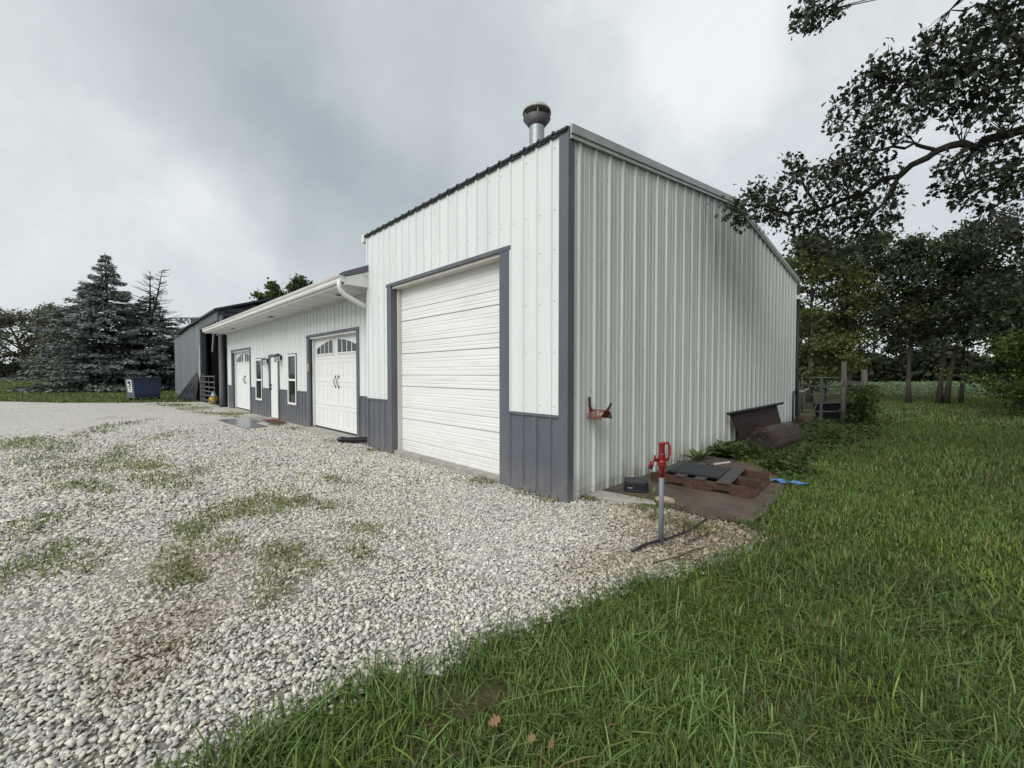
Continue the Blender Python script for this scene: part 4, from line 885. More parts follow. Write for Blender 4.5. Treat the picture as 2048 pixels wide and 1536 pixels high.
for (x_, w_, y0, y1, rz) in ((0.13, 0.11, -0.01, 1.03, 0.0), (0.40, 0.13, -0.01, 1.03, 0.02), (0.64, 0.13, -0.01, 0.72, -0.02), (0.92, 0.16, -0.02, 1.04, 0.06)):
    M = Matrix.Translation((x_, 0, 0)) @ Matrix.Rotation(rz, 4, 'Z'); t = MB(); t.box((-w_ / 2, y0, 0.126), (w_ / 2, y1, 0.144), M=M); t.build('deck_board', 'deck_wood', PLT, bevel=0.003)
for (x_, w_) in ((0.06, 0.1), (1.12, 0.12)):
    t = MB(); t.box((x_, 0.043, 0.0), (x_ + w_, 0.459, 0.016)); t.build('bottom_board', 'pallet_wood', PLT)
    t = MB(); t.box((x_, 0.503, 0.0), (x_ + w_, 0.979, 0.016)); t.build('bottom_board', 'pallet_wood', PLT)
# ribbed rubber mat on it
rm = MB(); n_ = 14; W_, D_ = 0.60, 0.66; vs = []; fs = []
prof = []
for i in range(n_):
    a = W_ * i / n_; prof += [(a, 0.0), (a + W_ / n_ * 0.15, 0.010), (a + W_ / n_ * 0.5, 0.010), (a + W_ / n_ * 0.65, 0.0)]
prof.append((W_, 0.0))
for (a, z) in prof: vs += [(a, 0, z + 0.012), (a, D_, z + 0.012)]
for i in range(len(prof) - 1): fs.append((2 * i, 2 * i + 2, 2 * i + 3, 2 * i + 1))
rm.add(vs, fs); rm.box((0, 0, 0), (W_, D_, 0.011))
o = rm.build('ribbed_mat', 'rubber'); o.location = (0.47, 1.62, 0.032 + 0.148); o.rotation_euler = (0, 0, math.radians(7)); tag(o, 'black ribbed rubber mat lying on the wooden pallet', 'mat')
t = MB(); t.box((0, -0.012, 0), (0.28, 0.012, 0.018)); o = t.build('thin_stick', 'pvc'); o.location = (0.72, 2.50, 0.18); o.rotation_euler = (0, math.radians(-3), math.radians(62)); tag(o, 'pale thin strip lying on the far side of the pallet', 'strip')
# blue tarp scrap
t = MB(); vs = []; fs = []
for i in range(9):
    for j in range(4):
        vs.append((0.05 * i, 0.05 * j + 0.02 * math.sin(i * 1.3), 0.03 + 0.018 * math.sin(i * 1.9 + j * 1.3) + 0.01 * random.random()))
for i in range(8):
    for j in range(3): fs.append((i * 4 + j, i * 4 + 4 + j, i * 4 + 5 + j, i * 4 + 1 + j))
t.add(vs, fs); o = t.build('tarp_scrap', 'blue_tarp', smooth=True); o.location = (1.42, 2.62, 0.02); o.rotation_euler = (0, 0, math.radians(12)); tag(o, 'bright blue tarp scrap at the pallet end in the grass', 'tarp')
# loose tan stone
def rock(name, c, r, m_, seed, fl_=0.5):
    bm = bmesh.new(); bmesh.ops.create_icosphere(bm, subdivisions=2, radius=1.0); rd = random.Random(seed)
    for v in bm.verts:
        v.co *= 0.85 + 0.3 * rd.random(); v.co.x *= r[0]; v.co.y *= r[1]; v.co.z *= r[2]
    me = bpy.data.meshes.new(name); bm.to_mesh(me); bm.free(); me.materials.append(MATS[m_]); o = bpy.data.objects.new(name, me); C.objects.link(o); o.location = c; return o
tag(rock('loose_stone', (0.80, 0.78, 0.045), (0.11, 0.08, 0.05), 'stone_tan', 4), 'tan flat stone at the edge of the concrete pad', 'stone')
# black cord across the gravel
t = MB(); pts = [(1.22 + 0.0, -0.68, 0.03), (1.25, -0.52, 0.045), (1.285, -0.42, 0.05), (1.32, -0.2, 0.035), (1.36, 0.1, 0.03), (1.36, 0.36, 0.03), (1.36, 0.55, 0.035)]
t.tube(pts, [0.013, 0.012, 0.012, 0.009, 0.008, 0.008, 0.008], 8); tag(t.build('black_hose', 'black_plastic', smooth=True), 'thin black hose lying across the gravel behind the hydrant', 'hose')
for i, (a, b, c_) in enumerate((((1.52, -0.55), (1.58, -0.30), (1.62, -0.12)), ((1.44, -0.75), (1.52, -0.6), (1.70, -0.42)), ((1.46, -0.1), (1.52, 0.05), (1.5, 0.2)))):
    t = MB(); t.tube([(*a, 0.025), (*b, 0.04), (*c_, 0.025)], [0.006, 0.005, 0.003], 6); tag(t.build('twig', 'twig'), ('middle brown twig on the gravel right of the hydrant', 'brown twig on the gravel nearest the lawn below the hydrant', 'short brown twig on the gravel nearest the concrete pad')[i], 'twig', 'twigs near the hydrant')
# hanger on wall
hg = thing('hose_hanger', 'rusty half-round hanger with two prongs on the white side wall', 'hanger', (0.03, 0.46, 0.96))
t = MB(); n_ = 12; vs = []; fs = []
for i in range(n_ + 1):
    a = PI * i / n_
    for (x_, rr_) in ((0.0, 0.115), (0.20, 0.115), (0.0, 0.109), (0.20, 0.109)):
        vs.append((x_, -rr_ * math.cos(a), rr_ * math.sin(a) * 0.95))
for i in range(n_):
    a, b = 4 * i, 4 * i + 4; fs += [(a, b, b + 1, a + 1), (a + 2, a + 3, b + 3, b + 2), (a + 1, b + 1, b + 3, a + 3)]
t.add(vs, fs); t.build('arched_shell', 'rust', hg)
t = MB(); t.tube([(0.02, -0.06, 0.09), (0.015, -0.085, 0.15), (0.015, -0.09, 0.26)], [0.02, 0.017, 0.017], 8); t.build('prong', 'rust_dark', hg)
t = MB(); t.tube([(0.19, 0.02, 0.10), (0.21, 0.05, 0.15), (0.22, 0.06, 0.19)], [0.018, 0.015, 0.015], 8); t.build('prong', 'rust_dark', hg)
# rusty sheet leaning with a pipe along its top
rs = thing('rusty_sheet', 'dark rusty steel sheet with black pipe leaning on the side wall', 'steel sheet', (0.25, 6.3, 0))
t = MB(); A, B_, C_, D_2 = Vector((0.18, 5.55, 0.0)), Vector((0.30, 8.25, 0.0)), Vector((0.10, 8.35, 0.70)), Vector((0.08, 5.05, 0.70)); nrm_ = Vector((0.02, 0, 0.004))
q = [p - Vector((0.25, 6.3, 0)) for p in (A, B_, C_, D_2)]; t.add(q + [p + nrm_ for p in q], [(3, 2, 1, 0), (4, 5, 6, 7), (0, 1, 5, 4), (1, 2, 6, 5), (2, 3, 7, 6), (3, 0, 4, 7)]); t.build('sheet', 'rusty_sheet', rs)
t = MB(); t.tube([(-0.13, -1.42, 0.715), (-0.10, 2.50, 0.735)], 0.03, 10); t.build('top_pipe', 'black_metal', rs, smooth=True)
# roll of woven wire
wr = thing('wire_roll', 'rusty roll of woven wire fencing lying in the weeds', 'wire roll', (0.68, 5.0, 0.0), math.radians(-3))
cz = 0.255
wm = MB()
for j in range(15):
    y = 1.75 * j / 14; pts = []
    for i in range(0, 121):
        a = 2 * PI * 3.0 * i / 120; r = 0.15 + 0.085 * i / 120 + 0.008 * math.sin(i * 0.9 + j); pts.append((r * math.cos(a), y + 0.01 * math.sin(i), cz + r * math.sin(a)))
    wm.tube(pts, 0.0038, 3, caps=False)
wm.build('line_wires', 'wire_rust', wr)
wm = MB()
for i in range(0, 66):
    f_ = i / 65; a = 2 * PI * 3.0 * f_; r = 0.15 + 0.085 * f_; wm.tube([(r * math.cos(a), 0, cz + r * math.sin(a)), (r * math.cos(a + .05), 0.9, cz + r * math.sin(a + .05)), (r * math.cos(a), 1.75, cz + r * math.sin(a))], 0.0032, 3, caps=False)
wm.build('stay_wires', 'wire_rust', wr)
wm = MB()
for r in (0.155, 0.185, 0.21, 0.235):
    wm.tube([(r * math.cos(2 * PI * i / 40), -0.004 + 0.006 * math.sin(i), cz + r * math.sin(2 * PI * i / 40)) for i in range(41)], 0.007, 5, caps=False)
wm.build('end_coil', 'rust_dark', wr)
# wood block at the rear corner
t = MB(); t.prism([(0, 0), (0.42, 0), (0.42, 0.05), (0.10, 0.26), (0, 0.26)], 'y', 0, 0.35); o = t.build('wood_block', 'pallet_wood', bevel=0.006); o.location = (0.10, 10.45, 0); o.rotation_euler = (0, 0, math.radians(-8)); tag(o, 'brown wedge of wood at the rear corner of the tall garage', 'wood block')
# farm gate beyond, posts, trough
gt = thing('farm_gate', 'dark green tube gate beside wooden fence posts behind the tall garage', 'gate', (0.08, 11.35, 0))
for z, dz in ((0.34, 0.05), (0.60, 0.04), (0.85, 0.02), (1.12, 0.0), (1.38, 0.0)):
    t = MB(); t.tube([(0.0, 0, z), (0.92, 0.25, z + dz)], 0.021, 8); t.build('rail', 'gate_paint', gt, smooth=True)
t = MB(); t.tube([(0.0, 0, 0.30), (-0.0, 0, 1.40)], 0.021, 8); t.tube([(0.92, 0.25, 0.36), (0.92, 0.25, 1.40)], 0.021, 8); t.build('stile', 'gate_paint', gt, smooth=True)
t = MB(); t.box((0.42, 0.09, 0.10), (0.50, 0.115, 1.36)); t.build('upright', 'gate_paint', gt)
t = MB(); t.tube([(0.22, -0.1, 0.0), (0.36, 0.05, 0.62)], 0.02, 6); t.build('prop', 'gate_paint', gt)
for i, (x_, y_, h_, r_, lb) in enumerate(((0.02, 11.15, 1.22, 0.045, 'weathered wooden fence post hinging the farm gate at the garage corner'), (1.02, 11.75, 1.86, 0.07, 'tallest grey wooden post at the latch end of the farm gate'), (1.05, 11.45, 1.12, 0.06, 'shorter grey post in front of the tall gate post'), (1.42, 12.4, 1.62, 0.08, 'dark wooden post wrapped in weeds right of the farm gate'))):
    t = MB(); t.tube([(0, 0, -0.1), (0.01, 0, h_ * 0.5), (0, 0.01, h_)], [r_, r_ * 0.95, r_ * 0.9], 8); o = t.build('fence_post', 'old_wood', smooth=True); o.location = (x_, y_, 0); tag(o, lb, 'post', 'fence posts behind the garage')
t = MB(); t.box((0, 0, 0), (0.38, 0.14, 0.10)); o = t.build('plank', 'old_wood'); o.location = (1.08, 11.8, 1.18); tag(o, 'short grey plank nailed between the two wooden posts', 'plank')
tr = thing('water_trough', 'black water trough in the weeds behind the farm gate', 'trough', (0.45, 13.2, 0))
t = MB(); t.add([(-0.25, -0.35, 0.05), (0.75, -0.35, 0.05), (0.75, 0.35, 0.05), (-0.25, 0.35, 0.05), (-0.35, -0.45, 0.55), (0.85, -0.45, 0.55), (0.85, 0.45, 0.55), (-0.35, 0.45, 0.55)], [(0, 3, 2, 1), (0, 1, 5, 4), (1, 2, 6, 5), (2, 3, 7, 6), (3, 0, 4, 7)]); t.build('tub', 'black_plastic', tr)
t = MB(); t.box((-0.38, -0.49, 0.55), (0.88, -0.44, 0.59)); t.build('rim', 'black_plastic', tr)
t = MB(); t.tube([(0.05, 10.95, 0.98), (0.18, 11.0, 0.98), (0.30, 11.02, 1.06), (0.36, 11.02, 1.28)], 0.018, 8); tag(t.build('white_pipe', 'pvc', smooth=True), 'bent cream plastic pipe at the farm gate hinge', 'pipe')
# black drain pipe by the low garage
dpz = MB(); pts = []; rs_ = []
for i in range(61):
    a = i / 60; pts.append((-5.33 - 0.62 * a, 0.12 - 0.30 * a, 0.115 - 0.045 * a)); rs_.append(0.062 if i % 2 else 0.054)
dpz.tube(pts, rs_, 14); dpo = thing('drain_pipe', 'black corrugated drain pipe on gravel at the garage corner', 'pipe')
dpo.location = (0, 0, 0); dpz.build('pipe', 'black_plastic', dpo)
t = MB(); t.tube([(-5.93, -0.17, 0.072), (-6.0, -0.205, 0.07), (-6.03, -0.24, 0.05)], [0.072, 0.074, 0.07], 14); t.build('elbow', 'black_plastic', dpo, smooth=True)

# ------------------------------------------------------------------ vegetation builders
def rand_unit(n, rng):
    v = rng.normal(size=(n, 3)); return v / np.linalg.norm(v, axis=1, keepdims=True)
LEAF_SHAPES = {
 'rhomb': (np.array([(0, 0), (0.42, 0.42), (1, 0), (0.42, -0.42)]), [(0, 1, 2, 3)]),
 'oak': (np.array([(0, 0), (0.18, 0.12), (0.30, 0.30), (0.42, 0.16), (0.58, 0.40), (0.70, 0.20), (0.88, 0.22), (1.0, 0.0), (0.88, -0.22), (0.70, -0.20), (0.58, -0.40), (0.42, -0.16), (0.30, -0.30), (0.18, -0.12)]), [(0, 1, 12, 13), (1, 2, 3, 3), ]),
}
def leaves_mesh(name, P, D, Nn, size, col, material, parent=None, shape='rhomb', kind=None, width=1.0, fold=0.15):
    """P centres (base), D direction, Nn normals, size lengths, col (n,3)"""
    n = len(P); D = D / np.linalg.norm(D, axis=1, keepdims=True); B = np.cross(Nn, D); B /= np.maximum(1e-6, np.linalg.norm(B, axis=1, keepdims=True)); Nn = np.cross(D, B)
    if shape == 'rhomb':
        o = np.array([(0, 0, 0), (0.42, 0.42 * width, fold), (1, 0, 0), (0.42, -0.42 * width, fold)])
        F0 = np.array([[0, 1, 2, 3]])
    elif shape == 'tri':
        o = np.array([(0, 0, 0), (0.5, 0.5 * width, 0), (1, 0, 0)]); F0 = np.array([[0, 1, 2]])
    elif shape == 'oak':
        o = np.array([(0, 0, 0), (0.22, 0.16, .05), (0.34, 0.33, .10), (0.45, 0.15, .05), (0.62, 0.42, .12), (0.74, 0.18, .05), (0.9, 0.22, 0.0), (1.0, 0.0, -0.05), (0.9, -0.22, 0), (0.74, -0.18, .05), (0.62, -0.42, .12), (0.45, -0.15, .05), (0.34, -0.33, .10), (0.22, -0.16, .05), (0.5, 0, 0.0)])
        F0 = np.array([[i, (i + 1) % 14, 14] for i in range(14)])
    k = len(o); V = P[:, None, :] + size[:, None, None] * (o[None, :, 0:1] * D[:, None, :] + o[None, :, 1:2] * B[:, None, :] + o[None, :, 2:3] * Nn[:, None, :])
    F = (F0[None] + (np.arange(n) * k)[:, None, None]).reshape(-1, F0.shape[1])
    return np_mesh(name, V.reshape(-1, 3), F, material, np.repeat(col, k, 0), parent, kind)
def leafcol(n, rng, base, var=0.25, warm=0.3):
    b = np.array(base)[None] * (1 + var * rng.normal(size=(n, 1))).clip(0.45, 1.8)
    w = rng.random((n, 1)) ** 2 * warm; b = b * (1 - w) + np.array([(base[1] * 1.25, base[1] * 1.1, base[2] * 0.7)]) * w
    return b.clip(0.004, 0.6)

def tree(name, label, cat, base, h, spread, seed, trunk_r=0.16, clear=0.3, nleaf=6000, lsize=0.16, base_col=(0.05, 0.075, 0.025), nbranch=16, lean=(0, 0), group=None, dens=1.0, crown_shape=1.0, mat_='leaves', sag=0.0, crown_low=None, stems=1, clump=0.11):
    rng = np.random.default_rng(seed); rd = random.Random(seed)
    z0 = float(hgt(base[0], base[1])); root = thing(name, label, cat, (base[0], base[1], z0), 0, group)
    tb = MB(); tips = []
    for s_ in range(stems):
        off = Vector((0.25 * s_ * math.cos(seed), 0.25 * s_ * math.sin(seed), 0))
        ln = Vector((lean[0] + (rd.uniform(-.15, .15) if stems > 1 else 0), lean[1] + (rd.uniform(-.15, .15) if stems > 1 else 0), 0))
        tp = []; n = 9; wx, wy = rd.uniform(-.3, .3), rd.uniform(-.3, .3)
        for i in range(n):
            a = i / (n - 1); tp.append(off + ln * (h * a ** 1.3) + Vector((wx * math.sin(a * 4) * 0.25, wy * math.sin(a * 3.3) * 0.25, h * 0.93 * a)))
        tb.tube(tp, [trunk_r * (1.25 if i == 0 else (1 - 0.92 * (i / (n - 1)) ** 0.9)) for i in range(n)], 8)
        for b in range(nbranch):
            a = clear + (0.95 - clear) * (b + rd.random()) / nbranch
            f = a * (n - 1); i = int(f); p = tp[i].lerp(tp[min(i + 1, n - 1)], f - i)
            az = b * 2.4 + rd.uniform(-.5, .5); rel = (a - clear) / (1 - clear)
            L_ = spread * (0.55 + 0.75 * math.sin(PI * min(1, rel * 0.8 + 0.28)) ** crown_shape) * (1 - 0.62 * max(0, rel - 0.35)) * rd.uniform(0.65, 1.1)
            up = 0.25 + 0.75 * rel - sag
            q = [p]; dirv = Vector((math.cos(az), math.sin(az), up)).normalized()
            for k in range(1, 5):
                dirv = (dirv + Vector((rd.uniform(-.25, .25), rd.uniform(-.25, .25), rd.uniform(-.1, .22)))).normalized(); q.append(q[-1] + dirv * (L_ / 4))
            rb = trunk_r * (1 - a) * 0.55 + 0.018
            tb.tube(q, [rb, rb * .75, rb * .5, rb * .3, rb * .12], 5, caps=False)
            for k in range(2, 5):
                for r_ in range(2 if k < 4 else 3):
                    e = q[k] + Vector((rd.gauss(0, 1), rd.gauss(0, 1), rd.gauss(0, 0.7))) * (L_ * 0.16)
                    tb.tube([q[k - 1].lerp(q[k], .6), e], [rb * .25, 0.006], 4, caps=False); tips.append(e)
            tips.append(q[4])
        tips.append(tp[-1]); tips.append(tp[-1] + Vector((0.1, 0, 0.3)))
    tb.build('trunk', 'bark', root, smooth=True)
    T = np.array([tuple(t) for t in tips]); m = len(T); ncl = nleaf // m + 1
    w = rng.uniform(0.35, 1.65, m); cnt = (w * ncl).astype(int)
    ii = np.repeat(np.arange(m), cnt); k = len(ii)
    P = T[ii] + rng.normal(size=(k, 3)) * np.array([1, 1, 0.62]) * (spread * clump)
    ok = P[:, 2] > (crown_low if crown_low is not None else clear * h * 0.55); P = P[ok]; ii = ii[ok]; k = len(P)
    D = rng.normal(size=(k, 3)); D[:, 2] -= 0.7; Nn = rng.normal(size=(k, 3)); Nn[:, 2] += 0.8
    tint = rng.uniform(0.7, 1.3, m)[ii][:, None]
    leaves_mesh('crown', P, D, Nn, lsize * rng.uniform(0.6, 1.3, k), leafcol(k, rng, base_col) * tint, mat_, root)
    return root

# ------------------------------------------------------------------ right-hand trees
tree('yard_tree', 'slim tree with forked trunk standing alone on the lawn edge', 'tree', (1.95, 24.6), 8.4, 2.3, 21, 0.105, 0.34, 6200, 0.15, (0.045, 0.065, 0.028), 18, lean=(0.02, 0.0), group='trees at the lawn edge')
tree('yard_tree', 'tall dark tree with twin leaning trunks right of the slim tree', 'tree', (3.25, 25.2), 8.9, 2.5, 22, 0.115, 0.32, 8000, 0.16, (0.036, 0.055, 0.028), 18, lean=(0.03, -0.01), group='trees at the lawn edge', stems=2)
tree('yard_tree', 'thin trunked tree close behind the twin-trunked tree', 'tree', (3.75, 26.2), 7.6, 2.0, 23, 0.09, 0.4, 5500, 0.15, (0.036, 0.05, 0.026), 12, group='trees at the lawn edge')
tree('ash_tree', 'yellowish green tree behind the rear corner of the tall garage', 'tree', (-1.6, 21.8), 8.6, 2.4, 24, 0.14, 0.28, 7500, 0.17, (0.085, 0.105, 0.03), 18, group='trees behind the garage', crown_low=1.2)
tree('ash_tree', 'dark tree with slanting trunk behind the farm gate posts', 'tree', (-0.4, 24.6), 9.0, 2.6, 25, 0.13, 0.28, 6600, 0.17, (0.055, 0.07, 0.026), 18, lean=(0.06, 0.03), group='trees behind the garage')
tree('sapling', 'bushy yellow-green sapling just behind the farm gate', 'tree', (-0.35, 17.8), 3.1, 1.5, 26, 0.06, 0.15, 4500, 0.13, (0.075, 0.095, 0.028), 14, crown_low=0.5)
tree('right_tree', 'large dark tree at the right picture edge', 'tree', (6.6, 21.5), 6.0, 2.6, 27, 0.18, 0.14, 11000, 0.16, (0.036, 0.054, 0.022), 20, group='trees at the lawn edge', crown_low=0.4)
tree('shrub', 'broad green shrub at the right edge of the lawn', 'shrub', (5.75, 18.4), 2.9, 1.7, 28, 0.05, 0.05, 6500, 0.11, (0.06, 0.095, 0.022), 18, crown_low=0.03, stems=2)
tree('shrub', 'low dark shrub beneath the large right-hand tree', 'shrub', (5.6, 23.0), 2.0, 1.6, 29, 0.05, 0.05, 3500, 0.11, (0.04, 0.06, 0.02), 14, crown_low=0.03, stems=2)
# far wood behind the bean field
wr_ = np.random.default_rng(5)
lbs = ['leftmost', 'second from left', 'third from left', 'fourth from left', 'fifth from left', 'sixth from left', 'seventh from left', 'eighth from left', 'ninth from left']
for i in range(9):
    x_ = -16 + 4.6 * i + wr_.uniform(-1, 1); y_ = 56 - 0.75 * x_ * 0.15 + wr_.uniform(-3, 5)
    tree('woodland_tree', f'dark woodland tree behind the bean field, {lbs[i]} of the row', 'tree', (x_, y_), wr_.uniform(8.0, 11.5), wr_.uniform(3.0, 4.2), 40 + i, 0.2, 0.16, 5200, 0.32, (0.032, 0.046, 0.022), 16, group='woodland row behind the field', crown_low=0.3)
# low brush along the field's far side
rng = np.random.default_rng(77); k = 44000
P = np.stack([rng.uniform(-24, 34, k), 50.5 + rng.normal(size=k) * 1.2, rng.random(k) ** 0.8 * (1.6 + 1.5 * vnoise(rng.uniform(-24, 34, k), 0 * np.arange(k), 0.4, 3))], 1)
P[:, 2] = rng.random(k) ** 0.9 * (2.2 + 3.4 * vnoise(P[:, 0], P[:, 1] * 0.2, 0.35, 3))
o = leaves_mesh('brush', P, rng.normal(size=(k, 3)), rng.normal(size=(k, 3)) + np.array([0, 0, .6]), 0.42 * rng.uniform(.6, 1.3, k), leafcol(k, rng, (0.026, 0.036, 0.018)), 'leaves', kind='stuff'); tag(o, 'dark tangled brush along the far side of the bean field', 'brush')
# bean field
k = 46000; rows = rng.integers(0, 24, k); P = np.stack([rng.uniform(-16, 26, k), 31.5 + rows * 0.76 + rng.normal(size=k) * 0.17, 0.78 * rng.random(k) ** 0.55 + 0.02], 1)
P[:, 2] *= 0.85 + 0.3 * vnoise(P[:, 0], P[:, 1], 0.7, 2)
o = leaves_mesh('bean_field', P, rng.normal(size=(k, 3)) * np.array([1, 1, .4]), rng.normal(size=(k, 3)) * 0.6 + np.array([0, -0.3, 1]), 0.13 * rng.uniform(.7, 1.3, k), leafcol(k, rng, (0.135, 0.20, 0.10), warm=0.1), 'leaves', kind='stuff'); tag(o, 'grey-green rows of bean plants beyond the lawn', 'crop')

# ------------------------------------------------------------------ oak with the overhanging limb
def frame_pt(px, py, Z):
    d = FWD + RIGHT * (px - 1024) / 828 - UPC * (py - 768) / 828; return CAM + d * (Z / (d @ FWD0))
OB = Vector((6.3, 5.9, 0.0))
oak = thing('oak_tree', 'big oak whose leafy limb hangs into the upper right of the picture', 'tree', tuple(OB))
ob = MB(); lo = lambda p: tuple(Vector(p) - OB)
ob.tube([(0, 0, -0.1), (0.02, 0, 1.2), (-0.03, 0.03, 2.8), (0.0, 0.05, 4.6), (0.1, 0.1, 7.0), (0.2, 0.0, 9.6)], [0.46, 0.36, 0.33, 0.30, 0.2, 0.06], 14)
def limb(pts, r0, r1, k=8):
    pts = [Vector(p) for p in pts]; q = []
    for i in range(len(pts) - 1):
        for t_ in (0, 0.33, 0.66): q.append(pts[i].lerp(pts[i + 1], t_) + Vector((random.gauss(0, .02), random.gauss(0, .02), random.gauss(0, .025))))
    q.append(pts[-1]); n = len(q); ob.tube([lo(p) for p in q], [r0 + (r1 - r0) * (i / (n - 1)) ** 0.8 for i in range(n)], k); return q
fp = lambda x, y, Z=6.5: tuple(frame_pt(x, y, Z))
LIMBS = []
LIMBS.append(limb([(6.3, 5.9, 4.9), fp(2240, 230, 5.4), fp(2048, 255, 5.8), fp(1950, 290, 6.1), fp(1870, 302, 6.3), fp(1800, 345, 6.6), fp(1720, 390, 6.9), fp(1640, 415, 7.1), fp(1580, 428, 7.2), fp(1500, 410, 7.25), fp(1460, 405, 7.3)], 0.085, 0.010))
LIMBS.append(limb([fp(1900, 300, 6.2), fp(1862, 302, 6.3), fp(1825, 288, 6.3), fp(1760, 300, 6.3), fp(1700, 305, 6.35), fp(1650, 330, 6.4)], 0.036, 0.007, 6))
LIMBS.append(limb([(6.3, 5.95, 5.6), fp(2200, 60, 5.4), fp(2048, 120, 5.8), fp(1950, 145, 6.0), fp(1860, 155, 6.2), fp(1780, 160, 6.3), fp(1720, 200, 6.4), fp(1675, 235, 6.4)], 0.06, 0.008))
LIMBS.append(limb([fp(1800, 345, 6.6), fp(1775, 400, 6.55), fp(1740, 440, 6.5), fp(1700, 490, 6.45), fp(1660, 505, 6.4)], 0.034, 0.007, 6))
LIMBS.append(limb([fp(1640, 415, 7.1), fp(1600, 360, 7.0), fp(1592, 315, 7.0)], 0.03, 0.006, 6))
LIMBS.append(limb([(6.3, 5.9, 4.4), fp(2180, 330, 5.4), fp(2060, 345, 5.7), fp(2010, 340, 5.8), fp(1960, 355, 5.9), fp(1920, 390, 6.0)], 0.06, 0.006, 6))
LIMBS.append(limb([fp(2010, 340, 5.8), fp(2025, 380, 5.8), fp(1980, 420, 5.9)], 0.03, 0.005, 6))
LIMBS.append(limb([fp(1860, 155, 6.2), fp(1850, 110, 6.2), fp(1855, 70, 6.2)], 0.025, 0.005, 6))
LIMBS.append(limb([(6.35, 5.9, 6.8), fp(2150, -150, 5.4), fp(1950, -180, 5.6), fp(1780, -110, 5.8), fp(1680, -30, 5.9), fp(1640, 20, 5.95), fp(1600, 35, 6.0)], 0.08, 0.006))
LIMBS.append(limb([fp(2048, 120, 5.8), fp(2020, 40, 5.8), fp(1960, 10, 5.8), fp(1900, 20, 5.8)], 0.04, 0.006, 6))
CL = [(1475, 412, 32, 7.3), (1500, 385, 28, 7.3), (1530, 405, 40, 7.25), (1480, 435, 20, 7.3), (1570, 395, 38, 7.2), (1590, 325, 22, 7.0), (1592, 350, 26, 7.0), (1550, 440, 30, 7.2), (1610, 460, 38, 7.1), (1640, 360, 36, 7.0), (1640, 395, 34, 7.0), (1660, 440, 42, 7.0), (1620, 490, 25, 6.9), (1690, 350, 36, 6.6), (1700, 310, 36, 6.4), (1670, 330, 28, 6.4), (1715, 380, 34, 6.7), (1740, 320, 34, 6.4), (1725, 420, 36, 6.6), (1760, 360, 36, 6.6), (1700, 470, 42, 6.5), (1745, 455, 34, 6.5), (1660, 490, 34, 6.4), (1790, 390, 24, 6.6), (1690, 510, 28, 6.4), (1600, 430, 32, 7.1), (1790, 430, 22, 6.6), (1740, 500, 30, 6.5),
      (1680, 240, 26, 6.4), (1700, 200, 34, 6.4), (1735, 180, 34, 6.4), (1745, 135, 30, 6.3), (1780, 130, 34, 6.3), (1790, 170, 36, 6.3), (1770, 215, 36, 6.3), (1740, 250, 28, 6.35), (1820, 150, 38, 6.2), (1840, 200, 44, 6.2), (1850, 90, 28, 6.2), (1870, 70, 18, 6.2), (1860, 120, 34, 6.2), (1890, 140, 44, 6.1), (1880, 190, 44, 6.1), (1820, 235, 36, 6.2), (1920, 110, 44, 6.0), (1950, 70, 44, 5.9), (1930, 170, 50, 6.0), (1980, 130, 56, 5.9), (2000, 70, 54, 5.8), (2000, 20, 44, 5.8), (1960, 30, 34, 5.8), (2030, 100, 56, 5.8), (2040, 160, 56, 5.8), (1960, 205, 44, 6.0), (2010, 220, 50, 5.8), (1920, 230, 40, 6.0), (1720, 275, 24, 6.3), (1790, 265, 24, 6.3), (2040, 10, 50, 5.7),
      (1890, 330, 30, 6.2), (1930, 320, 28, 6.1), (1960, 350, 30, 5.9), (1900, 370, 28, 6.0), (1925, 400, 24, 6.0), (1950, 380, 24, 5.9), (2000, 360, 30, 5.8), (2020, 320, 34, 5.8), (1990, 300, 30, 5.9), (2030, 390, 26, 5.8), (1980, 415, 18, 5.9), (2040, 270, 36, 5.7), (2045, 350, 34, 5.7), (2035, 470, 20, 5.7), (2046, 500, 18, 5.6),
      (1595, 45, 20, 6.0), (1615, 22, 24, 6.0), (1645, 10, 28, 5.95), (1670, 25, 14, 5.95), (1630, 50, 13, 5.95)]
rng = np.random.default_rng(31); PP = []; allq = [p for l_ in LIMBS for p in l_]
AQ = np.array([tuple(p) for p in allq])
def add_cluster(c, rad, n):
    j = np.argmin(np.linalg.norm(AQ - c, axis=1)); a = Vector(AQ[j])
    nt_ = 7
    for q in range(nt_):
        e_ = Vector(c) + Vector(np.clip(rng.normal(size=3), -1.3, 1.3) * rad * 0.62); mid = a.lerp(e_, 0.55) + Vector(rng.normal(size=3) * 0.04)
        ob.tube([lo(a), lo(mid), lo(e_)], [0.008, 0.005, 0.0025], 4, caps=False)
        m_ = n // nt_; PP.append(np.array(e_)[None] * 0.0 + (np.array(e_)[None] * (w_ := rng.random((m_, 1)) ** 0.7) + np.array(c)[None] * (1 - w_)) + np.clip(rng.normal(size=(m_, 3)), -1.5, 1.5) * rad * np.array([.42, .42, .36]))
for (px, py, r, Z) in CL:
    Zj = Z + rng.normal() * 0.18; c = frame_pt(px, py, Zj); rad = r / 828 * Zj; add_cluster(c, rad, int(30 + 1080 * rad * rad))
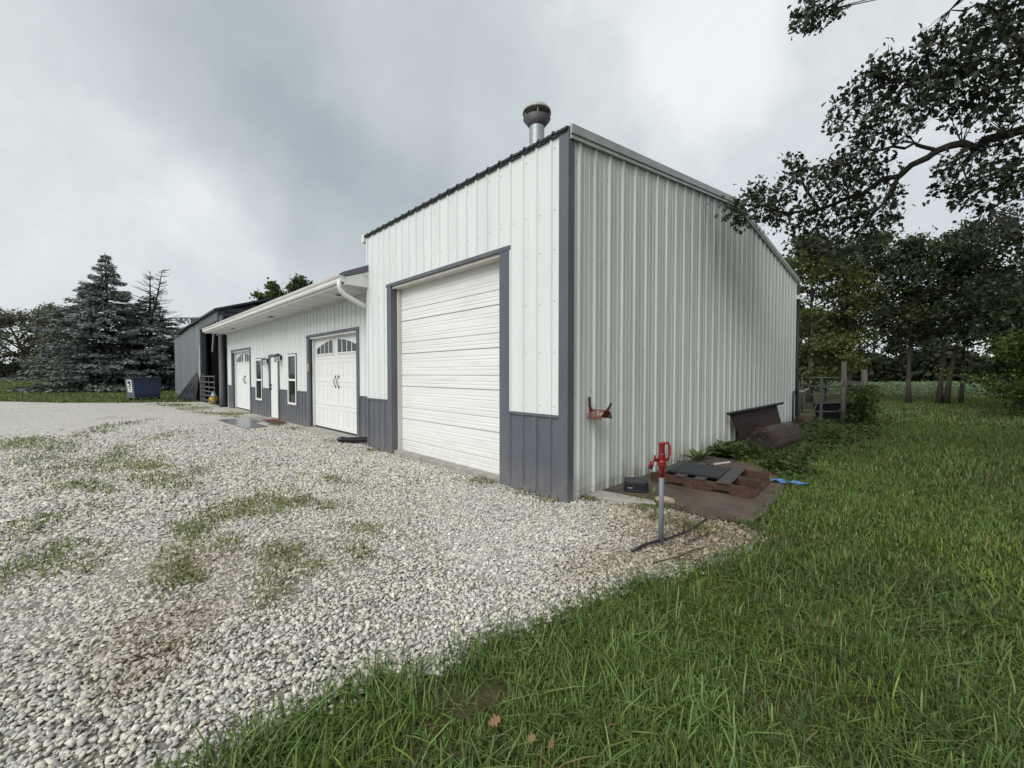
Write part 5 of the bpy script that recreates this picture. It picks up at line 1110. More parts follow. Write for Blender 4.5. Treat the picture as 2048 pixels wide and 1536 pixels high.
# rest of the crown above and behind, out of the picture
for i in range(120):
    a = rng.uniform(0, 2 * PI); r = rng.uniform(0.8, 5.2); z = rng.uniform(4.6, 9.5) - 0.12 * r; c = np.array([OB.x + r * math.cos(a), OB.y + r * math.sin(a), z])
    v = c - CAM; zf = v @ FWD
    if zf > 0.1:
        px = 1024 + 828 * (v @ RIGHT) / zf; py = 768 - 828 * (v @ UPC) / zf
        if -120 < px < 2190 and -140 < py < 1600: continue
    elif np.linalg.norm(v) < 2.5: continue
    add_cluster(c, 0.42, 70)
ob.build('trunk', 'oak_bark', oak, smooth=True)
P = np.concatenate(PP) - np.array(OB)[None]; k = len(P); D = rng.normal(size=(k, 3)); D[:, 2] -= 0.55; Nn = rng.normal(size=(k, 3)); Nn[:, 2] += 0.5
leaves_mesh('crown', P, D, Nn, 0.083 * rng.uniform(0.55, 1.35, k), leafcol(k, rng, (0.032, 0.044, 0.022), var=0.42, warm=0.3), 'oak_leaf', oak, shape='oak')

# ------------------------------------------------------------------ spruces on the left
def spruce(name, label, base, h, R, seed, dead_from=1.0, leaders=(), extra=(), col=(0.165, 0.198, 0.180), top_r=0.25):
    rng = np.random.default_rng(seed); rd = random.Random(seed); z0 = float(hgt(base[0], base[1])); root = thing(name, label, 'tree', (base[0], base[1], z0), 0, 'spruces by the dumpster')
    tb = MB(); tb.tube([(0, 0, 0), (0.05, 0, h * .4), (0, 0.05, h * .75), (0, 0, h)], [0.28, 0.2, 0.1, 0.02], 8)
    P = []; D = []; SZ_ = []
    z = 0.25
    while z < h * 0.99:
        rel = z / h; L0 = R * ((1 - rel) ** 1.0 + 0.01) * (1.0 if rel < 0.6 else 0.85)
        nb = 13 if rel < 0.7 else 8
        for b in range(nb):
            az = rd.uniform(0, 2 * PI); L_ = min(L0 * rd.uniform(0.45, 1.18) + 0.05, 5.5 - 0.8 * rd.random())
            dead = rel > dead_from
            droop = 0.06 - 0.34 * (1 - rel) if not dead else 0.45
            ax = Vector((math.cos(az), math.sin(az), 0)); sd_ = Vector((-math.sin(az), math.cos(az), 0))
            q = []
            for k in range(7):
                t_ = k / 6; q.append(ax * (L_ * t_) + Vector((0, 0, max(0.22, z + L_ * (droop * t_ * 1.1 + 0.14 * t_ * t_)))))
            tb.tube(q, [0.045 * (1 - rel) + 0.012 - 0.0015 * k for k in range(7)], 4, caps=False)
            if dead:
                for k in range(2, 7):
                    for s in (-1, 1): tb.tube([q[k], q[k] + ax * 0.15 + sd_ * s * 0.28 * (1 - k / 9) + Vector((0, 0, 0.05))], [0.01, 0.004], 3, caps=False)
                continue
            ns = int(12 + 46 * L_ / max(R, 0.1))
            for s in range(ns):
                t_ = rd.random() ** 0.65; f = t_ * 6; k = min(5, int(f)); p = q[k].lerp(q[k + 1], f - k)
                side = rd.choice((-1, 1)); sl_ = L_ * 0.30 * (1.05 - t_) + 0.12; dv_ = (ax * 0.75 + sd_ * side * rd.uniform(0.3, 1.0)).normalized()
                for w in range(3):
                    fr = rd.random(); pt = p + dv_ * sl_ * fr + Vector((0, 0, rd.uniform(-.14, .05) - 0.12 * fr)); pt.z = max(pt.z, 0.12)
                    P.append(tuple(pt)); SZ_.append(0.5 + 0.5 * min(1, (1 - rel) * 2.2)); dd = dv_ + Vector((rd.uniform(-.4, .4), rd.uniform(-.4, .4), rd.uniform(-.75, .1))); D.append(tuple(dd))
        z += 0.30 + 0.10 * rd.random()
    for (lx, ly, zb, zt, bend) in leaders:   # dead bare leaders
        q = [Vector((lx * t_ + bend * math.sin(PI * t_), ly * t_ * 0.6, zb + (zt - zb) * t_)) for t_ in np.linspace(0, 1, 8)]
        tb.tube(q, [0.10 - 0.0115 * i for i in range(8)], 6)
        for i in range(1, 8):
            for s in range(6):
                az = rd.uniform(0, 2 * PI); L_ = 2.3 * (1.12 - i / 8) * rd.uniform(.5, 1); a = q[i - 1].lerp(q[i], rd.random()); e_ = a + Vector((math.cos(az) * L_, math.sin(az) * L_, L_ * rd.uniform(.1, .45)))
                m_ = a.lerp(e_, .5) + Vector((0, 0, -0.06)); tb.tube([a, m_, e_], [0.036, 0.024, 0.010], 4, caps=False)
                for s2 in range(3): tb.tube([m_.lerp(e_, s2 / 3), m_.lerp(e_, s2 / 3) + Vector((rd.uniform(-.3, .3), rd.uniform(-.3, .3), .12))], [0.014, 0.008], 3, caps=False)
    for (ax_, ay_, z_, L_, up) in extra:   # long single limbs
        ax = Vector((ax_, ay_, 0)).normalized(); sd_ = Vector((-ax.y, ax.x, 0)); q = [ax * (L_ * k / 6) + Vector((0, 0, z_ + up * k / 6 + 0.15 * math.sin(k))) for k in range(7)]
        tb.tube(q, [0.07 - 0.009 * k for k in range(7)], 5, caps=False)
        for s in range(150):
            t_ = 0.35 + 0.65 * rd.random(); f = t_ * 6; k = min(5, int(f)); p = q[k].lerp(q[k + 1], f - k) + sd_ * rd.uniform(-.5, .5) * 0.8; 
            for w in range(3): SZ_.append(1.0); P.append(tuple(p + Vector((rd.gauss(0, .12), rd.gauss(0, .12), rd.uniform(-.35, .05))))); D.append((ax.x + rd.gauss(0, .5), ax.y + rd.gauss(0, .5), rd.uniform(-1.1, 0)))
    tb.build('trunk', 'bark', root, smooth=True)
    P = np.array(P); D = np.array(D); k = len(P); Nn = rng.normal(size=(k, 3)) * 0.5; Nn[:, 2] += 1
    cc = leafcol(k, rng, col, var=0.34, warm=0.1)
    leaves_mesh('crown', P, D, Nn, 0.36 * rng.uniform(.6, 1.25, k) * np.array(SZ_), cc, 'needles', root, width=0.42, fold=-0.12)
    return root
spruce('spruce_tree', 'tall blue-green spruce with pointed top beside the dumpster', (-46.0, -3.9), 11.5, 6.3, 61, leaders=((-0.9, -0.6, 7.2, 9.6, -0.5),))
spruce('spruce_tree', 'broad spruce with bare dead tops next to the barn', (-46.4, -1.1), 8.6, 6.6, 62, dead_from=0.95, leaders=((0.1, 0.1, 6.2, 10.4, 0.05), (1.0, 1.4, 5.6, 10.5, 0.7)), extra=((0.66, 0.75, 5.9, 6.6, 0.8), (0.75, 0.66, 5.0, 5.0, 0.3), (0.6, 0.8, 4.2, 5.2, 0.0)))
# far left trees and hedge; distance haze put into the trees' pale leaf colour
Bz = lambda px, Z: tuple((CAM + FWD0 * Z + RIGHT * (px - 1024) / 828 * Z)[:2])
tree('field_tree', 'far leaning tree with open crown at the left picture edge', 'tree', Bz(66, 66), 10.2, 5.0, 71, 0.42, 0.22, 4600, 0.34, (0.145, 0.158, 0.10), 16, lean=(-0.12, -0.28), group='far trees on the left', clump=0.10)
tree('field_tree', 'far rounded tree just left of the spruce', 'tree', Bz(118, 70), 12.2, 4.6, 72, 0.36, 0.24, 4600, 0.34, (0.145, 0.158, 0.10), 16, group='far trees on the left', clump=0.10)
tree('field_tree', 'far brownish tree half hidden behind the spruce', 'tree', Bz(170, 74), 11.0, 4.4, 73, 0.36, 0.24, 4600, 0.34, (0.145, 0.158, 0.10), 16, group='far trees on the left', clump=0.10)
tree('field_tree', 'far leafy tree whose crown is cut by the left picture edge', 'tree', Bz(-25, 72), 11.0, 5.0, 74, 0.36, 0.2, 4600, 0.34, (0.145, 0.158, 0.10), 16, group='far trees on the left', clump=0.10)
tree('roadside_shrub', 'olive green shrub between the far trees and the spruce', 'shrub', Bz(92, 68), 4.6, 3.2, 75, 0.1, 0.1, 4200, 0.3, (0.065, 0.072, 0.034), 12, crown_low=0.2)
rng = np.random.default_rng(78); k = 9000; q = rng.uniform(-60, 190, k); Zr = 76 + rng.normal(size=k) * 1.0
XY = CAM[None, :2] + FWD0[None, :2] * Zr[:, None] + RIGHT[None, :2] * ((q - 1024) / 828 * Zr)[:, None]
P = np.stack([XY[:, 0], XY[:, 1], 0.75 + rng.random(k) ** 0.7 * (2.2 + 1.0 * vnoise(q * 0.1, q * 0, 0.5, 4))], 1)
o = leaves_mesh('hedgerow', P, rng.normal(size=(k, 3)), rng.normal(size=(k, 3)) + np.array([0, 0, .5]), 0.4 * rng.uniform(.6, 1.3, k), leafcol(k, rng, (0.075, 0.088, 0.06)), 'leaves', kind='stuff'); tag(o, 'grey-green hedgerow beyond the far lane', 'hedge')
# tree tops behind the low garage roof
tree('yard_tree', 'green treetop showing above the left part of the low roof', 'tree', (-41.8, 7.5), 10.6, 2.2, 81, 0.25, 0.35, 5200, 0.24, (0.075, 0.11, 0.04), 14, group='trees behind the low roof')
tree('yard_tree', 'green treetop showing above the middle of the low roof', 'tree', (-39.9, 9.5), 11.2, 2.4, 82, 0.25, 0.35, 5200, 0.24, (0.07, 0.10, 0.038), 14, group='trees behind the low roof')

# ------------------------------------------------------------------ gravel stones
def in_frustum(x, y, marg=0.18):
    vx_, vy_ = x - CAM[0], y - CAM[1]; f = vx_ * FWD0[0] + vy_ * FWD0[1]; r = vx_ * RIGHT[0] + vy_ * RIGHT[1]
    return (f > 0.5) & (np.abs(r) < f * (1024 / 828) * (1 + marg) + 0.6)
def stones(n_per, rmin, rmax, smin, smax, rng, poly):
    R_ = rmax; A = (2 * R_) ** 2; n = int(n_per * A); x = CAM[0] + rng.uniform(-R_, R_, n); y = CAM[1] + rng.uniform(-R_, R_, n); d = np.hypot(x - CAM[0], y - CAM[1])
    ok = (d >= rmin) & (d < rmax) & in_frustum(x, y); x, y = x[ok], y[ok]
    jx, jy = x + rng.normal(size=len(x)) * 0.05, y + rng.normal(size=len(x)) * 0.05
    ok = inside(GRAVEL, jx, jy) & ~((y > 0.02) & (x < 0.0)) & ~inside(np.array(PAD), x, y); ok &= ~((x > XL) & (x < 0.02) & (y > -0.03)); ok &= ~((x <= XL) & (y > 0.25))
    ok &= ~((x < -9.9) & (x > -13.4) & (y > -1.4)); ok &= rng.random(len(x)) > 0.45 * np.exp(-(((x - 1.5) ** 2 + (y - 0.05) ** 2) / 0.55 ** 2))
    return x[ok], y[ok], rng.uniform(0, 1, ok.sum()) ** 1.6 * (smax - smin) + smin
PHI = (1 + 5 ** .5) / 2
ICO = np.array([(-1, PHI, 0), (1, PHI, 0), (-1, -PHI, 0), (1, -PHI, 0), (0, -1, PHI), (0, 1, PHI), (0, -1, -PHI), (0, 1, -PHI), (PHI, 0, -1), (PHI, 0, 1), (-PHI, 0, -1), (-PHI, 0, 1)]) / math.hypot(1, PHI)
ICF = np.array([(0, 11, 5), (0, 5, 1), (0, 1, 7), (0, 7, 10), (0, 10, 11), (1, 5, 9), (5, 11, 4), (11, 10, 2), (10, 7, 6), (7, 1, 8), (3, 9, 4), (3, 4, 2), (3, 2, 6), (3, 6, 8), (3, 8, 9), (4, 9, 5), (2, 4, 11), (6, 2, 10), (8, 6, 7), (9, 8, 1)])
OCT = np.array([(1, 0, 0), (-1, 0, 0), (0, 1, 0), (0, -1, 0), (0, 0, 1), (0, 0, -1)], float); OCF = np.array([(0, 2, 4), (2, 1, 4), (1, 3, 4), (3, 0, 4), (2, 0, 5), (1, 2, 5), (3, 1, 5), (0, 3, 5)])
a6 = np.arange(6) * PI / 3
DOM = np.concatenate([np.stack([np.cos(a6), np.sin(a6), np.full(6, -0.45)], 1), np.array([(0.35, 0.25, 0.9), (-0.35, -0.2, 0.8)])])
DOF = np.array([(5, 0, 6), (0, 1, 6), (1, 2, 7), (1, 7, 6), (2, 3, 7), (3, 4, 7), (4, 6, 7), (4, 5, 6)])
BROWN = [(-0.2, -3.53, .30), (0.24, -3.67, .18), (0.05, -3.6, .2), (-0.7, -2.81, .35), (-1.07, -3.31, .3), (1.13, -1.28, .22), (-2.37, -2.76, .3), (1.2, -0.9, .3), (1.55, -0.2, .55), (1.7, 0.4, .4), (1.3, 0.25, .5), (0.8, 0.3, .45), (-1.41, -0.13, .2)]
def stone_mesh(name, x, y, s, base, faces, rng, jit):
    n = len(x); k = len(base); sc = s[:, None] * np.stack([rng.uniform(.75, 1.25, n), rng.uniform(.55, .95, n), rng.uniform(.35, .7, n)], 1) * 0.5
    Vv = base[None] * (1 + jit * rng.normal(size=(n, k, 1))) * sc[:, None, :]
    tl = rng.normal(size=(n, 2)) * 0.35; Vv[:, :, 2] += Vv[:, :, 0] * tl[:, 0:1] + Vv[:, :, 1] * tl[:, 1:2]
    a = rng.uniform(0, 2 * PI, n); ca, sa = np.cos(a)[:, None], np.sin(a)[:, None]; X = Vv[:, :, 0] * ca - Vv[:, :, 1] * sa; Y = Vv[:, :, 0] * sa + Vv[:, :, 1] * ca
    z = 0.004 + sc[:, 2] * rng.uniform(0.2, 1.1, n) + 0.012 * vnoise(x, y, 2.0, 8)
    V = np.stack([X + x[:, None], Y + y[:, None], Vv[:, :, 2] + z[:, None]], 2)
    pal = np.array([(0.61, 0.58, 0.52), (0.54, 0.515, 0.47), (0.46, 0.45, 0.43), (0.67, 0.645, 0.59), (0.31, 0.315, 0.32), (0.39, 0.39, 0.385), (0.49, 0.45, 0.385), (0.21, 0.21, 0.22)])
    col = pal[rng.choice(8, n, p=[.2, .2, .16, .13, .1, .1, .07, .04])] * rng.uniform(.85, 1.12, (n, 1)) * np.array([(0.96, 0.945, 0.90)])
    bf = np.zeros(n)
    for (bx, by, br) in BROWN: bf = np.maximum(bf, np.exp(-(((x - bx) ** 2 + (y - by) ** 2) / br ** 2)))
    hyd = np.exp(-(((x - 1.35) ** 2 + (y + 0.05) ** 2) / 0.62 ** 2)); bf = (bf * (0.2 + 0.9 * rng.random(n) * vnoise(x, y, 9.0, 12) * 1.5) + hyd * (0.25 + 0.6 * rng.random(n))).clip(0, .8)[:, None]; col = col * (1 - bf) + np.array([(0.30, 0.235, 0.155)]) * bf
    F = (faces[None] + (np.arange(n) * k)[:, None, None]).reshape(-1, 3)
    o = np_mesh(name, V.reshape(-1, 3), F, 'stone_col', np.repeat(col, k, 0), kind='stuff'); return o
rg = np.random.default_rng(3)
x_, y_, s_ = stones(5000, 0, 3.0, 0.011, 0.038, rg, GRAVEL)
tag(stone_mesh('gravel_stones', x_, y_, s_, ICO, ICF, rg, 0.21), 'pale crushed gravel stones in the foreground drive', 'gravel')
x_, y_, s_ = stones(3000, 3.0, 5.6, 0.013, 0.037, rg, GRAVEL)
tag(stone_mesh('gravel_stones', x_, y_, s_, DOM, DOF, rg, 0.16), 'pale gravel stones in front of the tall garage door', 'gravel')
x_, y_, s_ = stones(1300, 5.6, 17.0, 0.024, 0.048, rg, GRAVEL); dd = np.hypot(x_ - CAM[0], y_ - CAM[1]); ok = rg.random(len(x_)) < np.clip(1.0 - (dd - 7.0) / 9.5, 0.0, 1) ** 1.7; x_, y_, s_ = x_[ok], y_[ok], s_[ok] * (1 + 0.03 * (dd[ok] - 5.6))
tag(stone_mesh('gravel_stones', x_, y_, s_, DOM, DOF, rg, 0.18), 'pale gravel stones farther off along the garage drive', 'gravel')

# ------------------------------------------------------------------ grass
def blades(x, y, h, w, rng, base_col, seg=2, lean=0.75, z=None, warm=0.22):
    n = len(x); az = rng.uniform(0, 2 * PI, n); dx, dy = np.cos(az), np.sin(az); wx_, wy_ = -dy, dx
    L_ = h * rng.uniform(.55, 1.25, n); le = np.abs(rng.normal(size=n)) * lean; z0 = hgt(x, y) if z is None else z
    rows = []; ts = [0, 0.45, 0.8, 1.0] if seg == 3 else ([0, 0.55, 1.0] if seg == 2 else [0, 1.0])
    for t_ in ts:
        hz = L_ * (t_ - 0.35 * np.minimum(le, 1.6) * t_ ** 2 * 0.9); out_ = L_ * le * t_ ** 1.6 * 0.75
        rows.append((x + dx * out_, y + dy * out_, z0 + np.maximum(hz, 0.003 + 0.02 * t_)))
    V = []; F = []; k = 2 * (len(ts) - 1) + 1
    wd2 = w * rng.uniform(.6, 1.3, n) * 0.5
    for i, t_ in enumerate(ts[:-1]):
        ww = wd2 * (1 - 0.45 * t_); cx_, cy_, cz_ = rows[i]
        V += [np.stack([cx_ - wx_ * ww, cy_ - wy_ * ww, cz_], 1), np.stack([cx_ + wx_ * ww, cy_ + wy_ * ww, cz_], 1)]
    V.append(np.stack(rows[-1], 1)); V = np.stack(V, 1)
    fl = []
    for i in range(len(ts) - 2): fl += [(2 * i, 2 * i + 1, 2 * i + 3), (2 * i, 2 * i + 3, 2 * i + 2)]
    a = 2 * (len(ts) - 2); fl.append((a, a + 1, a + 2))
    F = (np.array(fl)[None] + (np.arange(n) * k)[:, None, None]).reshape(-1, 3)
    v1 = vnoise(x, y, 0.9, 1); v2 = vnoise(x, y, 3.1, 2)
    col = leafcol(n, rng, base_col, var=0.42, warm=warm) * (0.72 + 0.5 * v1 * 0.8 + 0.25 * v2)[:, None]
    dry = (rng.random(n) < 0.03 + 0.12 * (vnoise(x, y, 2.3, 21) > 0.72))[:, None]; col = np.where(dry, np.array([(0.22, 0.19, 0.09)]) * rng.uniform(.6, 1.1, (n, 1)), col)
    yel = ((vnoise(x, y, 1.6, 9) > 0.8) & (rng.random(n) < .22))[:, None]; col = np.where(yel, col * np.array([(1.7, 1.5, 0.8)]), col)
    return V.reshape(-1, 3), F, np.repeat(col, k, 0)
def lawn_pts(dens, rmin, rmax, rng, extra=None):
    n = int(dens * (2 * rmax) ** 2); x = CAM[0] + rng.uniform(-rmax, rmax, n); y = CAM[1] + rng.uniform(-rmax, rmax, n); d = np.hypot(x - CAM[0], y - CAM[1])
    ok = (d >= rmin) & (d < rmax) & in_frustum(x, y); x, y = x[ok], y[ok]
    jx, jy = x + rng.normal(size=len(x)) * 0.07, y + rng.normal(size=len(x)) * 0.07
    ok = ~inside(GRAVEL, jx, jy) & ~inside(np.array(PAD), jx, jy) & (x > 0.06) & (y < 31.5)
    ok &= ~((jx < 0.55) & (y < 10)) | (rng.random(len(x)) < 0.25)
    thin = np.exp(-(((x - 1.42) ** 2 + (y + 2.72) ** 2) / 0.05)) + np.exp(-(((x - 2.55) ** 2 + (y + 1.3) ** 2) / 0.05)) + np.exp(-(((x - 1.55) ** 2 + (y + 2.5) ** 2) / 0.02))
    ok &= rng.random(len(x)) > 0.75 * thin
    return x[ok], y[ok]
def mk_grass(name, label, parts):
    V = np.concatenate([p[0] for p in parts]); off = np.cumsum([0] + [len(p[0]) for p in parts[:-1]]); F = np.concatenate([p[1] + o_ for p, o_ in zip(parts, off)]); c = np.concatenate([p[2] for p in parts])
    o = np_mesh(name, V, F, 'grass_blade', c, kind='stuff'); return tag(o, label, 'grass')
GC = (0.090, 0.152, 0.037)
rg = np.random.default_rng(9)
x_, y_ = lawn_pts(8000, 0, 3.4, rg); cl = 0.35 + 0.75 * vnoise(x_, y_, 4.0, 5) + 0.55 * vnoise(x_, y_, 1.3, 15)
A_ = blades(x_, y_, 0.072 * cl, 0.0065, rg, GC, 3, lean=1.1)
x_, y_ = lawn_pts(520, 0, 4.2, rg); A2 = blades(x_, y_, 0.15 + 0 * x_, 0.0075, rg, (0.095, 0.160, 0.048), 3, lean=1.35)
x_, y_ = lawn_pts(2700, 3.4, 8, rg); cl = 0.6 + 0.8 * vnoise(x_, y_, 4.0, 5)
B_2 = blades(x_, y_, 0.08 * cl, 0.011, rg, GC, 2, lean=1.0)
mk_grass('lawn_grass', 'shaggy green lawn grass in the right foreground', [A_, A2, B_2])
x_, y_ = lawn_pts(700, 8, 17, rg); A_ = blades(x_, y_, 0.10 + 0 * x_, 0.022, rg, (0.082, 0.140, 0.036), 1, lean=0.7)
x_, y_ = lawn_pts(170, 17, 36, rg); B_2 = blades(x_, y_, 0.12 + 0.10 * (y_ > 26.5), 0.045, rg, (0.092, 0.150, 0.038), 1, lean=0.6)
mk_grass('lawn_grass', 'farther lawn running back to the trees on the right', [A_, B_2])
# left lawn beyond the drive
n = 70000; x_ = rg.uniform(-62, -24, n); y_ = rg.uniform(-26, 2.5, n); ok = ~inside(GRAVEL, x_ + rg.normal(size=n) * .15, y_ + rg.normal(size=n) * .15) & in_frustum(x_, y_) & ~((x_ > -37) & (y_ > -0.35)); x_, y_ = x_[ok], y_[ok]
A_ = blades(x_, y_, 0.13 + 0 * x_, 0.06, rg, (0.11, 0.165, 0.05), 1, lean=0.6, warm=0.3)
mk_grass('lawn_grass', 'strip of bright lawn below the spruces on the left', [A_])
# weeds in the gravel
WD = [(-4.49, -3.3, .42), (-4.3, -3.15, .3), (-5.8, -3.33, .35), (-2.62, -2.51, .24), (-2.4, -2.62, .22), (-2.18, -2.8, .26), (-2.01, -3.1, .22), (-2.0, -3.24, .16), (-1.29, -3.42, .2), (-1.1, -3.42, .2), (-0.85, -3.43, .16), (-0.7, -2.81, .22), (-0.55, -2.75, .15), (-2.13, -2.27, .26), (-2.35, -2.3, .22), (-0.84, -2.04, .16), (-13.7, -3.58, .45), (-8.5, -4.65, .5), (-10.97, -5.2, .7), (-10.63, -5.3, .6), (-9.8, -5.0, .5), (-4.99, -4.17, .28), (-4.55, -3.88, .25), (-3.25, -4.12, .3), (-3.15, -4.41, .25), (-1.84, -4.1, .2), (-1.99, -4.0, .22), (-7.8, -3.59, .45), (-7.2, -3.7, .35), (-5.91, -3.45, .3), (-6.9, -4.21, .45), (-7.71, -4.76, .4), (-1.36, -3.07, .18), (-1.93, -2.07, .2), (-2.81, -1.56, .24), (-1.83, -4.33, .18), (-10.04, -2.65, .35), (-6.55, -3.85, .35), (-9.89, -4.55, .4), (-0.31, -2.28, .14), (-19.17, -1.2, .8), (-16, -1.0, .6), (-14.5, -0.6, .5), (-4.82, -2.81, .2), (-0.15, -3.0, .12), (-1.35, 0.12, .10), (-1.41, -0.13, .08), (1.1, 0.35, .2), (1.3, 0.3, .15), (-22, -1.6, .7), (-12, -4.0, .4), (-6.2, -4.6, .3), (0.62, 0.62, .08), (0.72, 0.55, .06), (0.1, 0.28, .05), (-0.6, -0.1, .07), (-0.2, -0.12, .05), (-4.6, -0.12, .07), (-9.2, -0.2, .12), (-10.4, -0.3, .14), (-6.3, -0.3, .08)]
V_ = []; o_ = 0
X_ = []; Y_ = []; H_ = []
for (wx, wy, wr2) in WD:
    wr2 = min(wr2, 0.2 + 0.5 * wr2)
    dist = math.hypot(wx - CAM[0], wy - CAM[1]); nt_ = int((8 + 62 * wr2) if dist < 9 else (5 + 40 * wr2))
    ang = rg.uniform(-0.5, 0.5)
    for q in range(nt_):
        a, b = rg.normal() * wr2 * 1.25, rg.normal() * wr2 * 0.40; cx_, cy_ = wx + a * math.cos(ang) - b * math.sin(ang), wy + a * math.sin(ang) + b * math.cos(ang)
        if cy_ > -0.1 and cx_ < -1.6: continue
        m_ = int(rg.integers(4, 18)); sg_ = 0.026 + 0.006 * dist
        X_.append(cx_ + rg.normal(size=m_) * sg_ * 1.6); Y_.append(cy_ + rg.normal(size=m_) * sg_); H_.append(np.full(m_, (0.022 + 0.035 * rg.random()) * (1 + 0.03 * dist)))
X_ = np.concatenate(X_); Y_ = np.concatenate(Y_); H_ = np.concatenate(H_); dd = np.hypot(X_ - CAM[0], Y_ - CAM[1])
A_ = blades(X_, Y_, H_, 0.006 + 0.0012 * dd, rg, (0.17, 0.195, 0.075), 2, lean=1.5, z=np.full(len(X_), 0.012))
o = mk_grass('gravel_weeds', 'thin grassy weeds growing through the gravel drive', [A_])
# brown litter in the gravel hollows
X_ = []; Y_ = []
for (bx, by, br) in BROWN:
    n = int(420 * br); X_.append(bx + rg.normal(size=n) * br * .75); Y_.append(by + rg.normal(size=n) * br * .6)
X_.append(rg.uniform(-5.1, 0.0, 260)); Y_.append(-0.05 - np.abs(rg.normal(size=260)) * .05); X_.append(0.05 + np.abs(rg.normal(size=700)) * .07); Y_.append(rg.uniform(0.1, 10.8, 700)); X_.append(rg.uniform(1.2, 1.95, 900)); Y_.append(-0.55 + 1.25 * rg.random(900)); X_.append(1.75 + 0.09 * rg.normal(size=350)); Y_.append(rg.uniform(0.5, 1.5, 350)); X_.append(rg.uniform(0.03, 1.6, 500)); Y_.append(0.66 + .05 * rg.normal(size=500))
X_ = np.concatenate(X_); Y_ = np.concatenate(Y_); ok = (X_ > 0.02) | (Y_ < 0); X_, Y_ = X_[ok], Y_[ok]; n = len(X_)
P = np.stack([X_, Y_, 0.018 + 0.016 * rg.random(n)], 1); D = rg.normal(size=(n, 3)) * np.array([1, 1, .25]); Nn = rg.normal(size=(n, 3)) * .4 + np.array([0, 0, 1])
o = leaves_mesh('leaf_litter', P, D, Nn, 0.026 * rg.uniform(.4, 1.5, n), np.array([(0.12, 0.075, 0.045)]) * rg.uniform(.5, 1.6, (n, 1)), 'leaves', kind='stuff', width=0.5); tag(o, 'brown leaf litter in hollows of the gravel', 'litter')
# broad-leaved weeds and ivy along the side wall
X_ = np.concatenate([rg.uniform(0.08, 1.5, 3000), rg.uniform(0.1, 0.7, 1200), rg.uniform(0.3, 2.0, 1800), 1.35 + rg.normal(size=900) * .2, 1.42 + rg.normal(size=1500) * 0.22]); Y_ = np.concatenate([rg.uniform(3.9, 10.8, 3000), rg.uniform(3.1, 4.6, 1200), rg.uniform(6.5, 12, 1800), 3.6 + rg.normal(size=900) * .35, 12.1 + rg.normal(size=1500) * .35])
n = len(X_); hh = 0.03 + 0.13 * vnoise(X_, Y_, 2.2, 7) * rg.random(n) + np.where((X_ < .7) & (Y_ < 4.9), .10 * rg.random(n), 0); hh[-1500:] = rg.random(1500) * 1.15
ok = ~inside(np.array(PAD), X_, Y_) & ((X_ - 0.9 < 0.5 + 0.12 * (Y_ - 4)) | (rg.random(n) < .35)) & ~((X_ > 0.35) & (X_ < 0.98) & (Y_ > 5.0) & (Y_ < 6.9)) ; X_, Y_, hh = X_[ok], Y_[ok], hh[ok]; n = len(X_)
P = np.stack([X_, Y_, hh], 1); D = rg.normal(size=(n, 3)) * np.array([1, 1, .35]); Nn = rg.normal(size=(n, 3)) * .5 + np.array([0, 0, 1])
o = leaves_mesh('ground_ivy', P, D, Nn, 0.085 * rg.uniform(.5, 1.4, n), leafcol(n, rg, (0.055, 0.088, 0.026), var=.3), 'leaves', kind='stuff', width=1.15); tag(o, 'leafy ground weeds along the side wall and wire roll', 'weeds')
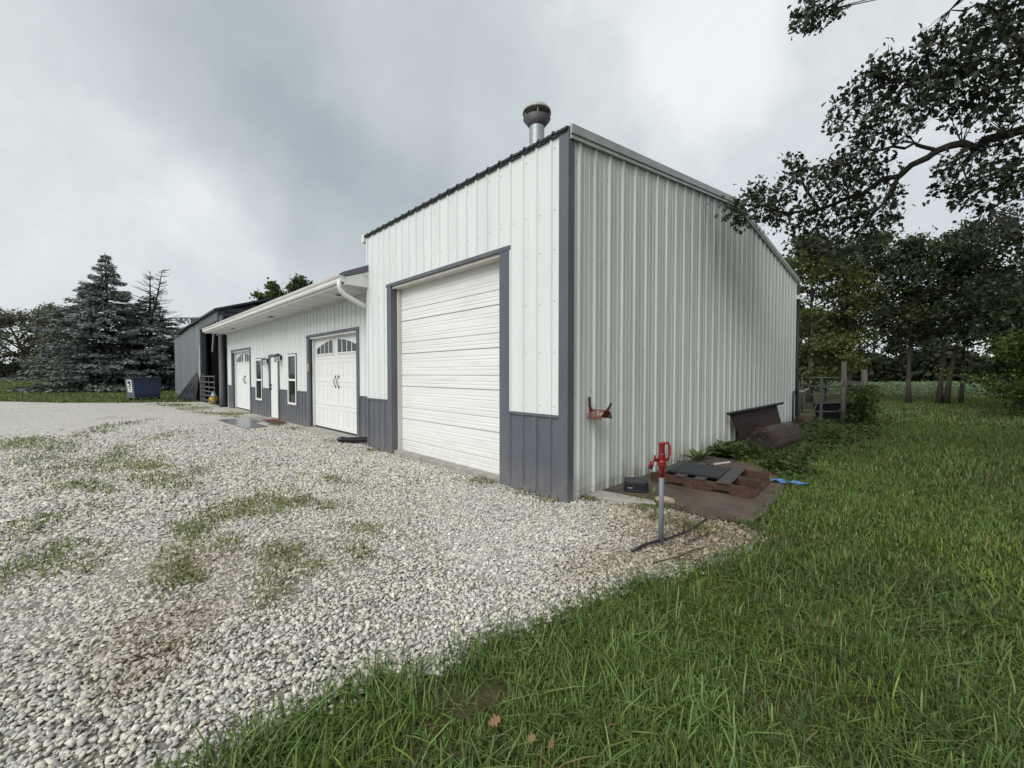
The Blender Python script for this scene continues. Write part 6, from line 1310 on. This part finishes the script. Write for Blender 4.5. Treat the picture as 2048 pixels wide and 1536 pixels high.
# two burdock-like rosettes near the pallet
def rosette(loc, label, n, s, seed):
    r = np.random.default_rng(seed); a = np.arange(n) * 2.4; P = np.stack([0.02 * np.cos(a), 0.02 * np.sin(a), 0.02 + 0.05 * r.random(n)], 1); D = np.stack([np.cos(a), np.sin(a), r.uniform(.25, 1.1, n)], 1); Nn = np.stack([-.5 * np.cos(a), -.5 * np.sin(a), np.ones(n)], 1)
    o = leaves_mesh('broadleaf_weed', P, D, Nn, s * r.uniform(.6, 1.1, n), leafcol(n, r, (0.10, 0.135, 0.045), var=.2), 'leaves', width=0.55, fold=.1); o.location = loc; tag(o, label, 'weed', 'broad-leaved weeds by the pad')
rosette((0.25, 3.15, 0.03), 'yellow-green rosette weed against the wall behind the pallet', 16, 0.28, 1); rosette((0.42, 4.0, 0.02), 'larger pale rosette weed between pallet and wire roll', 22, 0.36, 2); rosette((0.62, 0.86, 0.03), 'tiny green weed beside the black box', 9, 0.09, 3)
# clover heads and fallen leaves
n = 220; x_ = rg.uniform(0.6, 5, n); y_ = rg.uniform(12, 22, n); P = np.stack([x_, y_, np.full(n, .10) + .04 * rg.random(n)], 1)
o = leaves_mesh('clover_heads', P, rg.normal(size=(n, 3)), rg.normal(size=(n, 3)), 0.05 * rg.uniform(.5, 1, n), np.full((n, 3), .3), 'leaves', kind='stuff'); tag(o, 'scattered white clover heads in the far lawn', 'clover')
for i, (lx, ly, s, lb) in enumerate(((1.70, -2.67, .05, 'curled tan fallen leaf nearest the gravel edge'), (1.86, -2.61, .045, 'tan fallen leaf standing in the foreground grass'), (1.93, -2.56, .05, 'tan fallen leaf at the very bottom of the lawn'))):
    P = np.array([(0, 0, 0)]); o = leaves_mesh('fallen_leaf', P, np.array([(0.6, 0.5 - i * .4, .5)]), np.array([(.3, -.6, .7)]), np.array([s * 1.15]), np.array([(.30, .19, .10)]), 'leaves', shape='oak'); o.location = (lx, ly, 0.055); tag(o, lb, 'leaf', 'fallen leaves in the foreground grass')


# clover and broad leaves mixed through the near lawn
x_, y_ = lawn_pts(420, 0, 7.5, rg); ok = vnoise(x_, y_, 1.5, 33) > 0.62; x_, y_ = x_[ok], y_[ok]; n = len(x_)
P = np.stack([x_, y_, 0.025 + 0.04 * rg.random(n)], 1); D = rg.normal(size=(n, 3)) * np.array([1, 1, .3]); Nn = rg.normal(size=(n, 3)) * .45 + np.array([0, 0, 1])
o = leaves_mesh('lawn_weeds', P, D, Nn, 0.019 * rg.uniform(.5, 1.4, n), leafcol(n, rg, (0.088, 0.15, 0.045), var=.25), 'leaves', kind='stuff', width=1.1); tag(o, 'small clover and broad weed leaves in the near lawn', 'weeds')
